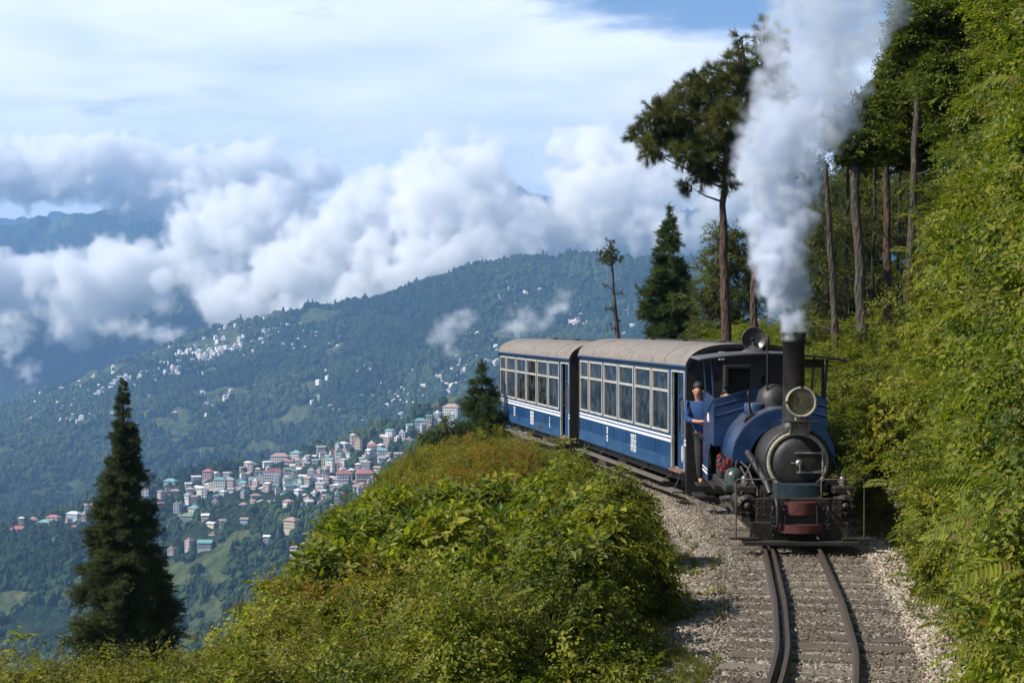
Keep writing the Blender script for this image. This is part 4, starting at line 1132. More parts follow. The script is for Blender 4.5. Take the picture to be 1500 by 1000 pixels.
# smokebox
sx_ = .055
MB().lathe((sx_, .62, .985), (0, 1, 0), [(0, .02), (0, .41), (.02, .43), (.80, .43)], 56, True).build('smokebox', BLACK, L)
MB().lathe((sx_, .62, .985), (0, -1, 0), [(0, .385), (.022, .385), (.03, .375), (.03, .345), (.018, .335), (0, .335)], 56, False).build('smokebox_ring', RINGP, L)
dr = MB().lathe((sx_, .62, .985), (0, -1, 0), [(.002, .335), (.012, .33), (.02, .30), (.045, .285), (.062, .22), (.075, .12), (.078, .0001)], 56, False).build('smokebox_door', BLACK, L)
dr['label'] = 'round black smokebox door'
rvt = MB()
for i in range(44):
    a = i * 6.2832 / 44; rvt.lathe((sx_ + .405 * math.cos(a), .62, .985 + .405 * math.sin(a)), (0, -1, 0), [(0, .009), (.005, .008), (.008, .003)], 6)
rvt.build('rivet_ring', BLACK, L)['kind'] = 'stuff'
hd = MB()
hd.tube([(sx_ - .05, .535, 1.105), (sx_ + .30, .555, 1.105)], .014, 8); hd.tube([(sx_ - .02, .525, .865), (sx_ + .31, .55, .865)], .015, 8)
hd.tube([(sx_ + .305, .56, .82), (sx_ + .305, .56, 1.15)], .016, 8); hd.lathe((sx_ + .30, .575, 1.105), (0, -1, 0), [(0, .03), (.04, .028)], 12); hd.lathe((sx_ + .30, .575, .865), (0, -1, 0), [(0, .03), (.04, .028)], 12)
hd.build('door_hinge', STEEL, dr)
dt = MB(); dt.tube([(sx_, .55, .985), (sx_, .47, .985)], .02, 10); dt.tube([(sx_ - .10, .485, .985), (sx_ + .03, .485, .99)], .009, 8); dt.tube([(sx_ + .005, .475, .98), (sx_ + .01, .475, .86)], .010, 8); dt.lathe((sx_, .5, .985), (0, -1, 0), [(0, .045), (.02, .045), (.03, .02)], 16)
dt.build('door_handle', STEEL, dr)
# chimney
MB().lathe((.06, .97, 1.36), (0, 0, 1), [(0, .24), (.03, .20), (.08, .152), (.13, .142), (1.10, .135), (1.11, .155), (1.13, .162), (1.16, .162), (1.165, .150), (1.225, .150), (1.245, .163), (1.25, .150), (1.25, .118), (.9, .115)], 40, False).build('chimney', BLACK, L)
# headlamp
HLx, HLy, HLz = .075, .46, 1.745
hl = MB().lathe((HLx, HLy, HLz), (0, 1, 0), [(.06, .178), (.10, .178), (.22, .165), (.26, .10), (.26, .001)], 40, False).build('headlamp', BRACK, L)
MB().lathe((HLx, HLy, HLz), (0, -1, 0), [(-.07, .180), (.0, .193), (.022, .193), (.03, .187), (.03, .166), (.015, .160), (-.02, .160)], 48, False).build('lamp_rim', BRACK, hl)
MB().lathe((HLx, HLy, HLz), (0, 1, 0), [(-.005, .160), (.05, .140), (.10, .10), (.13, .05), (.14, .001)], 40, False).build('reflector', CHROMEY, hl)
MB().lathe((HLx, HLy + .04, HLz), (0, 1, 0), [(-.03, .001), (-.02, .018), (.03, .02), (.08, .015)], 16, False).build('bulb', painted('lamp_bulb', (.8, .5, .2), .2), hl)
MB().lathe((HLx, HLy - .012, HLz), (0, -1, 0), [(0, .162), (.006, .10), (.008, .001)], 40, False).build('lens', LENS, hl)
for a in (0, 1.5708, 3.1416, 4.7124):
    MB().box((HLx + .185 * math.cos(a), HLy - .03, HLz + .185 * math.sin(a)), (.026, .016, .026)).build('rim_clip', GREASE, hl)
MB().bx(HLx - .23, HLx + .21, .36, .74, 1.50, 1.515).build('lamp_shelf', GREASE, L, .003)
br = MB(); br.add([(HLx - .13, .50, 1.50), (HLx - .13, .52, 1.50), (HLx - .13, .60, 1.34), (HLx + .11, .60, 1.30), (HLx + .0, .50, 1.50)], [(0, 3, 2), (0, 4, 3), (0, 1, 2)])
br = MB(); br.prism([(HLx - .12, 1.50), (HLx + .11, 1.50), (HLx + .11, 1.31), (HLx - .12, 1.36)], .585, .60); br.prism([(.44, 1.50), (.585, 1.50), (.585, 1.33)], HLx - .125, HLx - .113, 'yz'); br.prism([(.44, 1.50), (.585, 1.50), (.585, 1.30)], HLx + .10, HLx + .112, 'yz')
br.tube([(HLx - .05, .45, 1.50), (HLx + .11, .57, 1.29)], .012, 6); br.bx(HLx - .06, HLx + .06, HLy + .03, HLy + .15, 1.515, 1.60)
br.build('lamp_bracket', BRACK, L, .003)
# boiler, saddle tank, dome
MB().lathe((.03, 1.42, .985), (0, 1, 0), [(0, .40), (1.6, .40)], 48).build('boiler', BLACK, L)
tk = MB(); prof = ring_prof(.445, .665, .94, R(-4), R(184))
tk.prism(prof, 1.36, 2.58, smooth=False)
tk.build('saddle_tank', BLUE, L, .022, seg=3)
ed = MB()
for yy in (1.40, 2.54):
    pr = ring_prof(.662, .672, .94, R(2), R(178), 48); ed.prism(pr, yy - .012, yy + .012)
ed.build('tank_edge_band', BLUE, L)
tr = MB()
for i in range(34):
    a = R(4) + R(172) * i / 33
    for yy in (1.40, 2.54): tr.lathe((.672 * math.cos(a), yy, .94 + .672 * math.sin(a)), (math.cos(a), 0, math.sin(a)), [(0, .009), (.005, .007)], 6)
for i in range(30):
    a = R(4) + R(172) * i / 29; tr.lathe((.635 * math.cos(a), 1.36, .94 + .635 * math.sin(a)), (0, -1, 0), [(0, .008), (.005, .006)], 6)
tr.build('tank_rivets', BLUE, L)['kind'] = 'stuff'
MB().lathe((-.30, 2.0, 1.50), (0, 0, 1), [(0, .14), (.13, .14), (.15, .12), (.16, .001)], 28, False).build('tank_filler', BLUE, L)
cl = MB(); a = R(128)
cx_, cz_ = .67 * math.cos(a), .94 + .67 * math.sin(a)
cl.box((cx_, 1.62, cz_ + .02), (.14, .08, .05), Matrix.Rotation(-(a - R(90)), 3, 'Y')); cl.tube([(cx_ + .03, 1.62, cz_ + .02), (cx_ + .0, 1.6, cz_ + .14), (cx_ - .02, 1.6, cz_ + .32)], [.02, .016, .012], 8); cl.lathe((cx_ - .02, 1.6, cz_ + .30), (0, 0, 1), [(0, .02), (.04, .022), (.06, .01)], 10)
cl.tube([(cx_ - .08, 1.6, cz_ - .04), (cx_ + .10, 1.6, cz_ + .07)], .02, 8); cl.build('tank_lid_clamp', GREASE, L)
MB().lathe((.0, 2.30, 1.50), (0, 0, 1), [(0, .24), (.18, .235), (.30, .20), (.37, .12), (.40, .001)], 32, False).build('steam_dome', BLACK, L)
wp = MB(); wp.tube([(-.105, 2.15, 1.6), (-.105, 2.15, 2.55)], .014, 8); wp.lathe((-.105, 2.15, 2.40), (0, 0, 1), [(0, .02), (.02, .028), (.12, .028), (.14, .012)], 12); wp.tube([(.0, 2.2, 1.9), (-.105, 2.15, 1.98)], .01, 6)
wp.build('whistle', GREASE, L)
# bunker and cab
def cab_plate(y0, y1, mat, name, bevel=.01):
    top = [(-.78, 1.67), (-.60, 1.715), (-.40, 1.775), (-.25, 1.81), (-.12, 1.82), (.12, 1.82), (.25, 1.81), (.40, 1.775), (.60, 1.715), (.78, 1.67)]
    pr = [(-.78, 1.02), (.78, 1.02)] + top[::-1]
    return MB().prism(pr, y0, y1).build(name, mat, L, bevel)
cab_plate(2.60, 2.64, BLUE, 'bunker_front', .006)
for (dz, nm) in ((-.10, 'beading'), (-.235, 'beading')):
    m = MB(); m.tube([(x, 2.594, z + dz) for x, z in ((-.775, 1.67), (-.60, 1.715), (-.40, 1.775), (-.25, 1.81), (-.12, 1.82))], .008, 6); m.build(nm, BLUE, L)
    m = MB(); m.tube([(-x, 2.594, z + dz) for x, z in ((-.775, 1.67), (-.60, 1.715), (-.40, 1.775), (-.25, 1.81), (-.12, 1.82))], .008, 6); m.build(nm, BLUE, L)
for sx in (-1, 1):
    xo = sx * .78; xi = sx * .76
    p = MB(); p.prism([(2.64, 1.02), (3.05, 1.02), (3.30, .86), (3.42, .45), (4.15, .42), (4.15, 1.70), (3.6, 1.71), (2.64, 1.67)], min(xo, xi), max(xo, xi), 'yz'); p.build('cab_side', BLUE, L, .006)
    for z0, z1 in ((.60, .62), (.54, .57)):
        xx = sx * .7815; MB().bx(min(xx, xx + sx * .003), max(xx, xx + sx * .003), 3.45, 4.14, z0, z1).build('stripe', WHITE, L)
    MB().tube([(sx * .782, 2.66, 1.66), (sx * .80, 3.0, 1.52), (sx * .782, 3.5, 1.42), (sx * .782, 4.1, 1.40)], .008, 6).build('handrail', GREASE, L)
    for yy in (2.72, 3.78): MB().tube([(sx * .765, yy, 1.68 if yy < 3 else 1.70), (sx * .80, yy, 2.22)], .018, 8).build('cab_post', BLUE, L)
    st = MB(); st.bx(min(sx * .60, sx * .86), max(sx * .60, sx * .86), 4.15, 4.62, .28, .31); st.bx(min(sx * .60, sx * .90), max(sx * .60, sx * .90), 4.12, 4.62, .12, .15); st.tube([(sx * .72, 4.2, .42), (sx * .72, 4.2, .13)], .014, 6); st.tube([(sx * .72, 4.55, .42), (sx * .72, 4.55, .13)], .014, 6)
    st.build('cab_step', GREASE, L, .004)
cf = MB(); cf.bx(-.76, .76, 2.66, 4.6, .40, .46); cf.build('cab_floor', GREASE, L)
ws = MB(); ws.bx(-.26, .30, 2.70, 2.72, 1.60, 2.22); ws.bx(.30, .76, 2.70, 2.72, 2.10, 2.22); ws.bx(.72, .76, 2.70, 2.72, 1.65, 2.10); ws.build('weather_board', BLACK, L, .004)
MB().bx(.30, .72, 2.707, 2.713, 1.65, 2.10).build('windscreen', LENS, L)
MB().lathe((-.06, 2.70, 1.93), (0, -1, 0), [(0, .075), (.012, .075), (.012, .055), (.004, .052), (.004, .001)], 24, False).build('spectacle_window', GREASE, L)
fb_ = MB(); fb_.lathe((.03, 3.02, 1.05), (0, 1, 0), [(0, .44), (.5, .44)], 32); fb_.bx(-.40, .46, 3.02, 3.5, .46, 1.0); fb_.tube([(.1, 3.5, 1.35), (.1, 3.62, 1.35), (.35, 3.66, 1.45)], .015, 6); fb_.build('firebox', BLACK, L)
xs = np.linspace(-1.0, 1.0, 25)
cr = lambda x: 2.205 + .085 * (1 - x * x)
MB().prism([(x, cr(x) + .022) for x in xs] + [(x, cr(x)) for x in xs[::-1]], 2.40, 3.95, smooth=True).build('cab_roof', ROOFB, L) if 'ROOFB' in globals() else MB().prism([(x, cr(x) + .022) for x in xs] + [(x, cr(x)) for x in xs[::-1]], 2.40, 3.95, smooth=True).build('cab_roof', GREYM, L)
MB().tube([(x, 2.40, cr(x) + .008) for x in xs], .017, 6).build('roof_edge', BLACK, L)
ho = MB(); ho.lathe((-.20, 2.86, cr(-.2)), (0, 0, 1), [(.02, .18), (.05, .15), (.09, .08), (.12, .05)], 28); ho.tube([(-.2, 2.86, 2.36), (-.2, 2.86, 2.46)], .03, 8); hb = ho.build('horn_base', GREYM, L)
MB().lathe((-.20, 2.90, 2.495), (0, -1, 0), [(-.14, .05), (-.06, .11), (.06, .168), (.075, .172), (.08, .165), (.06, .15), (-.02, .06), (-.03, .03), (.0, .001)], 40, False).build('roof_horn', GREYM, L)
# cylinders, motion, wheels
for sx in (-1, 1):
    MB().lathe((sx * .60, .36, .465), (0, 1, 0), [(0, .02), (0, .075), (-.02, .08), (-.02, .10), (0, .105), (.0, .138), (.03, .142), (.05, .135), (.52, .135), (.53, .145), (.56, .145), (.56, .03)], 32, False).build('cylinder', GREASE, L)
    bo = MB()
    for i in range(8):
        a = i * .7854; bo.lathe((sx * .60 + .115 * math.cos(a), .36, .465 + .115 * math.sin(a)), (0, -1, 0), [(0, .014), (.018, .013), (.02, .004)], 6)
    bo.lathe((sx * .60, .36, .465), (0, -1, 0), [(0, .05), (.035, .045), (.05, .02)], 12); bo.build('cylinder_bolts', GREASE, L)
    MB().bx(sx * .60 - .13, sx * .60 + .13, .46, .86, .60, .70).build('valve_chest', GREASE, L, .02)
    rb = MB(); xa, xb = sorted((sx * .46, sx * .80)); rb.bx(xa, xb, .98, 2.60, .565, .60); rb.build('running_board', GREASE, L, .006)
    # steam pipe from smokebox down to the cylinder
    MB().tube([(sx * .50, 1.15, 1.06), (sx * .47, 1.02, 1.0), (sx * .33, .62, .72), (sx * .30, .50, .60)], .042, 12).build('steam_pipe', BLACK, L)
    MB().tube([(sx * .62, .9, .90), (sx * .56, .6, .76), (sx * .68, .42, .60)], .012, 6).build('drain_pipe', POLE, L)
    for yw in (1.85, 3.05):
        w = MB(); w.lathe((sx * .31, yw, .325), (sx, 0, 0), [(0, .355), (.02, .355), (.026, .325), (.095, .322), (.095, .275), (.075, .27), (.075, .07), (.11, .07), (.11, .001)], 36, False)
        for i in range(9):
            a = i * .698; w.box((sx * .31 + sx * .085, yw + .17 * math.cos(a), .325 + .17 * math.sin(a)), (.03, .035, .24), Matrix.Rotation(-a + R(90), 3, 'X'))
        w.tube([(sx * .40, yw, .325), (sx * .56, yw, .325)], .045, 12); w.box((sx * .545, yw + .06, .28), (.05, .11, .22), Matrix.Rotation(R(40), 3, 'X'))
        w.build('driving_wheel', GREASE, L)
    rd = MB(); rd.box((sx * .59, 2.45, .235), (.028, 1.36, .062)); rd.lathe((sx * .575, 1.85, .235), (sx, 0, 0), [(0, .06), (.05, .055)], 14); rd.lathe((sx * .575, 3.05, .235), (sx, 0, 0), [(0, .06), (.05, .055)], 14); rd.build('coupling_rod', STEELG, L, .004) if 'STEELG' in globals() else rd.build('coupling_rod', GREYM, L, .004)
    cr_ = MB(); cr_.tube([(sx * .62, .92, .465), (sx * .62, 1.35, .465)], .022, 8); cr_.box((sx * .62, 1.4, .465), (.07, .14, .12)); cr_.tube([(sx * .635, 1.42, .46), (sx * .635, 3.0, .26)], .026, 8); cr_.bx(sx * .62 - .02, sx * .62 + .02, .95, 1.7, .54, .565); cr_.build('connecting_rod', GREYM, L)
    # front handrails
    pts = [(sx * .775, .08, .12), (sx * .775, .08, .80), (sx * .755, .08, .825), (sx * .29, .10, .825), (sx * .262, .10, .80), (sx * .26, .10, .59)]
    MB().tube(pts, .009, 8).build('front_handrail', POLE if sx > 0 else GREYM, L)
    fs = MB(); fs.bx(min(sx * .50, sx * .86), max(sx * .50, sx * .86), .02, .14, .095, .118); fs.tube([(sx * .56, .1, .12), (sx * .50, .18, .34)], .014, 6); fs.build('front_step', GREASE, L, .004)
    MB().bx(min(sx * .40, sx * .56), max(sx * .40, sx * .56), .40, 1.0, .22, .34).build('frame_bracket', GREASE, L, .01)
# boxes on the left running board, jack on the right
sb = MB(); sb.bx(-.80, -.52, .98, 1.42, .60, .66); sb.build('sand_box', LID, L, .008)
MB().lathe((-.66, 1.2, .66), (0, 0, 1), [(0, .135), (.10, .13), (.17, .10), (.20, .04), (.205, .001)], 24, False).build('sand_box_lid', LID, L)
rc = MB()
rr_ = random.Random(3)
for i in range(15):
    c = Vector((-.72 + rr_.uniform(-.09, .09), 1.72 + rr_.uniform(-.1, .1), .80 + rr_.uniform(-.12, .16))); rc.box(c, (.05, .05, .02), Matrix.Rotation(rr_.uniform(0, 3), 3, 'X') @ Matrix.Rotation(rr_.uniform(0, 3), 3, 'Y'))
rc.build('red_garland', painted('red_garland_cloth', (.22, .015, .02), .8), L, 0, 'small bunch of red cloth or flowers hung beside the boiler')
MB().bx(-.79, -.50, 1.50, 2.58, .60, .64).build('tool_tray', BLACK, L, .01)
tb = MB(); tb.bx(-.76, -.52, 1.95, 2.5, .64, .86); tb.build('tool_box', BLACK, L, .015)
lub = MB(); lub.lathe((-.60, .62, .70), (0, 0, 1), [(0, .05), (.10, .05), (.12, .02)], 12); lub.lathe((.62, .62, .70), (0, 0, 1), [(0, .05), (.10, .05), (.12, .02)], 12)
lub.tube([(-.60, .62, .8), (-.52, .7, .95), (-.45, .9, 1.0)], .009, 6); lub.tube([(-.70, .5, .62), (-.70, 1.0, .70), (-.62, 1.3, .95)], .009, 6); lub.tube([(-.44, .8, .62), (-.50, 1.1, .86), (-.56, 1.36, .92)], .013, 6); lub.tube([(.66, .5, .62), (.62, 1.3, .95)], .011, 6)
lub.build('lubricator_pipes', GREYM, L)
MB().bx(-.75, .75, 4.6, 4.7, .27, .55).build('rear_headstock', BLACK, L, .01)
MB().bx(-.12, .12, 4.7, 5.38, .34, .44).build('drawbar', GREASE, L, .01)
# red lettering on the cab side
g = MB()
for yy, zz, n_ in ((3.98, 1.28, 3), (3.98, .98, 3)):
    for k in range(n_):
        z = zz - k * .085
        g.bx(-.7835, -.7815, yy - .10, yy - .075, z - .06, z); g.bx(-.7835, -.7815, yy - .10, yy - .02, z - .012, z); g.bx(-.7835, -.7815, yy - .045, yy - .02, z - .06, z - .018); g.bx(-.7835, -.7815, yy - .07, yy - .02, z - .06, z - .048)
g.build('lettering', painted('red_lettering', (.45, .03, .03), .6), L)

# ------------------------------------------------------------------ people
SKIN = painted('skin', (.40, .20, .12), .6, 0, .1, 8, (.2, .1, .06), 0, .05)
HAIR = painted('black_hair', (.012, .010, .009), .6)
SHIRTB = painted('blue_shirt_cloth', (.014, .055, .17), .85, 0, .2, 12, (.02, .06, .18), .3, .4)
SHIRTP = painted('pink_white_cloth', (.62, .46, .46), .85, 0, .2, 12, (.4, .3, .3), .3, .4)
TROUS = painted('dark_trouser_cloth', (.022, .020, .020), .9)
def skin_mesh(name, verts, edges, radii, mat, parent=None, levels=1):
    me = bpy.data.meshes.new(name); me.from_pydata(verts, edges, []); me.update(); me.materials.append(mat)
    o = link(name, me, parent); md = o.modifiers.new('skin', 'SKIN'); md.use_smooth_shade = True
    sv = me.skin_vertices[0].data if me.skin_vertices else None
    if sv is None:
        me.attributes.new if False else None
        import bmesh
        bm = bmesh.new(); bm.from_mesh(me); bm.verts.layers.skin.verify(); bm.to_mesh(me); bm.free(); sv = me.skin_vertices[0].data
    for i, r in enumerate(radii):
        sv[i].radius = r if isinstance(r, tuple) else (r, r); sv[i].use_root = (i == 0)
    ss = o.modifiers.new('smooth', 'SUBSURF'); ss.levels = levels; ss.render_levels = levels
    return o
def person(loc, rz, label, joints, shirt, cap=None, legs=True, scale=.93):
    """joints: dict of local points; returns the body with clothes and hair as children"""
    J = joints
    V = [J['pelvis'], J['chest'], J['neck'], J['head'], J['crown']]; E = [(0, 1), (1, 2), (2, 3), (3, 4)]; Rr = [(.11, .09), (.12, .085), .050, (.080, .092), (.066, .076)]
    def limb(root, names, rad):
        prev = root
        for nm, r in zip(names, rad):
            V.append(J[nm]); Rr.append(r); E.append((prev, len(V) - 1)); prev = len(V) - 1
        return prev
    for s in 'lr':
        w = limb(1, ['sh_' + s, 'el_' + s, 'wr_' + s, 'hd_' + s], [.055, .042, .030, .036])
        h = Vector(J['hd_' + s]); d = (h - Vector(J['wr_' + s])).normalized(); side = d.cross(Vector((0, 0, 1))).normalized()
        for k, (q, ln) in enumerate(((-.026, .065), (-.009, .078), (.009, .075), (.026, .060), (-.045, .04))):
            V.append(tuple(h + side * q + d * (.03 if k < 4 else -.005))); Rr.append(.010); E.append((w, len(V) - 1))
            V.append(tuple(h + side * q * 1.15 + d * ln + Vector((0, 0, -.02 if k < 4 else 0)))); Rr.append(.008); E.append((len(V) - 2, len(V) - 1))
        if legs: limb(0, ['hip_' + s, 'kn_' + s, 'an_' + s, 'toe_' + s], [.085, .062, .042, .035])
    body = skin_mesh('person', V, E, Rr, SKIN)
    body.scale = (scale,) * 3; body.location = loc; body.rotation_euler = (0, 0, rz)
    tag(body, label, 'person')
    V2 = [tuple(Vector(J['pelvis']) - Vector((0, 0, .07))), J['chest'], tuple((Vector(J['chest']) * .3 + Vector(J['neck']) * .7)), J['sh_l'], tuple(Vector(J['el_l'])), J['sh_r'], tuple(Vector(J['el_r']))]
    m = lambda a, b, t: tuple(Vector(a).lerp(Vector(b), t))
    V2 += [m(J['el_l'], J['wr_l'], .6), m(J['el_r'], J['wr_r'], .6)]
    skin_mesh('shirt', V2, [(0, 1), (1, 2), (1, 3), (3, 4), (1, 5), (5, 6), (4, 7), (6, 8)], [(.165, .135), (.175, .13), .085, .092, .064, .092, .064, .048, .048], shirt, body)
    if legs:
        V3 = [J['pelvis']]; E3 = []; R3 = [(.15, .12)]
        for s in 'lr':
            p = 0
            for nm, r in (('hip_' + s, .10), ('kn_' + s, .078), ('an_' + s, .06)):
                V3.append(J[nm]); R3.append(r); E3.append((p, len(V3) - 1)); p = len(V3) - 1
        skin_mesh('trousers', V3, E3, R3, TROUS, body)
    hd, cr0 = Vector(J['head']), Vector(J['crown'])
    fdir = Vector(J.get('face', (0, -1, 0))).normalized(); c = hd.lerp(cr0, .55)
    hm = MB(); upv = (cr0 - hd).normalized()
    hm.lathe(c - fdir * .034 + upv * .022, upv, [(-.03, .080), (.01, .088), (.05, .082), (.08, .060), (.098, .03), (.102, .001)], 16, False)
    hm.build('hair', HAIR, body)
    sdv = fdir.cross(Vector((0, 0, 1))).normalized()
    fm_ = MB(); 
    for q in (-1, 1): fm_.lathe(hd.lerp(cr0, .35) + fdir * .080 + sdv * .03 * q, fdir, [(0, .007), (.004, .005), (.006, .001)], 8, False)
    fm_.build('eyes', HAIR, body)
    ns = MB(); ns.lathe(hd.lerp(cr0, .12) + fdir * .080, fdir, [(-.01, .016), (.012, .012), (.022, .003)], 8); 
    for q in (-1, 1): ns.lathe(hd.lerp(cr0, .2) + sdv * .085 * q - fdir * .01, sdv * q, [(-.01, .022), (.008, .026), (.012, .01)], 8)
    ns.build('nose_and_ears', SKIN, body)
    return body
# driver leaning out behind the cab side (x is across the track)
person((2.78, 22.45, .33), 0, 'man in a blue shirt leaning out between the engine cab and the carriage',
       {'pelvis': (.10, .0, .80), 'chest': (.04, -.04, 1.16), 'neck': (.0, -.08, 1.36), 'head': (-.01, -.12, 1.45), 'crown': (-.01, -.12, 1.56), 'face': (-.35, -1, -.1),
        'sh_l': (-.15, -.02, 1.26), 'el_l': (-.19, -.08, 1.02), 'wr_l': (-.02, -.28, 1.00), 'hd_l': (.05, -.32, 1.01),
        'sh_r': (.20, -.08, 1.27), 'el_r': (.24, -.14, 1.02), 'wr_r': (.18, -.34, 1.06), 'hd_r': (.15, -.41, 1.07),
        'hip_l': (.02, .0, .74), 'kn_l': (.02, -.06, .42), 'an_l': (.05, .02, .05), 'toe_l': (.04, -.12, .03), 'hip_r': (.20, .0, .74), 'kn_r': (.22, -.04, .42), 'an_r': (.22, .03, .05), 'toe_r': (.22, -.11, .03)}, SHIRTB)
person((3.04, 21.65, .46), 0, 'crewman in a pale pink shirt bending inside the open engine cab',
       {'pelvis': (.0, .25, .66), 'chest': (.02, -.08, 1.02), 'neck': (.03, -.2, 1.20), 'head': (.03, -.25, 1.28), 'crown': (.03, -.27, 1.39), 'face': (-.3, -1, -.15),
        'sh_l': (-.16, -.08, 1.14), 'el_l': (-.22, -.2, .92), 'wr_l': (-.10, -.38, .95), 'hd_l': (-.05, -.44, .96),
        'sh_r': (.20, -.08, 1.14), 'el_r': (.28, -.18, .92), 'wr_r': (.30, -.38, .85), 'hd_r': (.30, -.45, .84),
        'hip_l': (-.09, .25, .62), 'kn_l': (-.10, .12, .34), 'an_l': (-.09, .25, .05), 'toe_l': (-.09, .11, .03), 'hip_r': (.10, .25, .62), 'kn_r': (.11, .12, .34), 'an_r': (.1, .25, .05), 'toe_r': (.1, .11, .03)}, SHIRTP)
ORG = painted('orange_cloth', (.55, .16, .04), .85); TAN = painted('tan_cloth', (.35, .27, .2), .85); MAR = painted('maroon_cloth', (.16, .03, .04), .85)
SEATED = {'pelvis': (0, 0, .50), 'chest': (0, -.02, .86), 'neck': (0, -.03, 1.03), 'head': (0, -.05, 1.12), 'crown': (0, -.05, 1.23), 'face': (-.6, -1, 0),
          'sh_l': (-.17, -.02, .94), 'el_l': (-.21, -.08, .70), 'wr_l': (-.10, -.26, .64), 'hd_l': (-.07, -.33, .64), 'sh_r': (.17, -.02, .94), 'el_r': (.21, -.08, .70), 'wr_r': (.1, -.26, .64), 'hd_r': (.07, -.33, .64),
          'hip_l': (-.09, -.02, .50), 'kn_l': (-.1, -.38, .48), 'an_l': (-.1, -.36, .08), 'toe_l': (-.1, -.5, .04), 'hip_r': (.09, -.02, .50), 'kn_r': (.1, -.38, .48), 'an_r': (.1, -.36, .08), 'toe_r': (.1, -.5, .04)}
def seat_at(car, ang, lx, ly, label, sh):
    c = Vector(car.location) + Matrix.Rotation(ang, 3, 'Z') @ Vector((lx, ly, .44)); person(tuple(c), ang, label, SEATED, sh)
seat_at(carriage_rear, A2, -.62, 1.42, 'passenger in orange seated at the last window of the rear carriage next to its door', ORG)
seat_at(carriage_front, A1, -.62, 2.45, 'passenger in tan seated at the second window of the nearer carriage', TAN)
seat_at(carriage_front, A1, -.62, 5.60, 'passenger in maroon seated far back in the nearer carriage', MAR)
# ------------------------------------------------------------------ trees
BARK = None
def bark_material(name, dark, light, lichen=None):
    n = NT(name)
    tc = n.n('ShaderNodeTexCoord'); mp = n.n('ShaderNodeMapping', {0: tc.outputs['Object'], 3: (14.0, 14.0, 3.2)})
    v = n.n('ShaderNodeTexVoronoi', {'Vector': mp, 'Scale': 1.3}); a = n.noise(2.2, 6, .65, vec=mp)
    c = n.mix(n.maprange(a, .35, .65), dark, light)
    if lichen: c = n.mix(n.maprange(n.noise(3.1, 4, .6), .55, .68), c, lichen)
    return n.done(n.bsdf(c, .9, 0, n.bump(n.math('ADD', v.outputs['Distance'], a), 1.0, .05)))
bark_grey = bark_material('bark_grey_brown', (.022, .017, .013), (.105, .082, .064), (.09, .10, .055))
bark_dark = bark_material('bark_dark', (.012, .010, .008), (.05, .04, .03))
bark_red = bark_material('bark_reddish', (.030, .018, .012), (.12, .072, .050))

def trunk(parent, pts, r0, r1, mat=None, name='trunk', n=10):
    P = [Vector(p) for p in pts]; q = []
    m = 4
    for i in range(len(P) - 1):
        for k in range(m): q.append(P[i].lerp(P[i + 1], k / m))
    q.append(P[-1]); L_ = len(q) - 1
    rr = random.Random(len(pts) * 7 + int(r0 * 1000))
    rs = [(r0 + (r1 - r0) * (i / L_) ** .8) * rr.uniform(.92, 1.1) for i in range(len(q))]
    q = [p + Vector((rr.uniform(-1, 1), rr.uniform(-1, 1), 0)) * r0 * .16 for p in q]
    return MB().tube(q, rs, n).build(name, mat or bark_grey, parent)

def limb_mesh(parent, segs, r0, mat=None):
    m = MB()
    for a, b in segs:
        a = Vector(a); b = Vector(b); mid = a.lerp(b, .5) + Vector((0, 0, -.04 * (b - a).length)) + Vector((random.uniform(-1, 1), random.uniform(-1, 1), 0)) * .05 * (b - a).length
        m.tube([a, mid, b], [r0, r0 * .65, r0 * .25], 5, False)
    o = m.build('branches', mat or bark_grey, parent); o['kind'] = 'stuff'; return o

def rel(px, py, d, base): return np.array(at_px(px, py, d)) - np.array(base)

def base_at(px, d, zoff=-.1):
    x = d * (px - 750) / F; return (x, d, float(H([x], [d])[0]) + zoff)

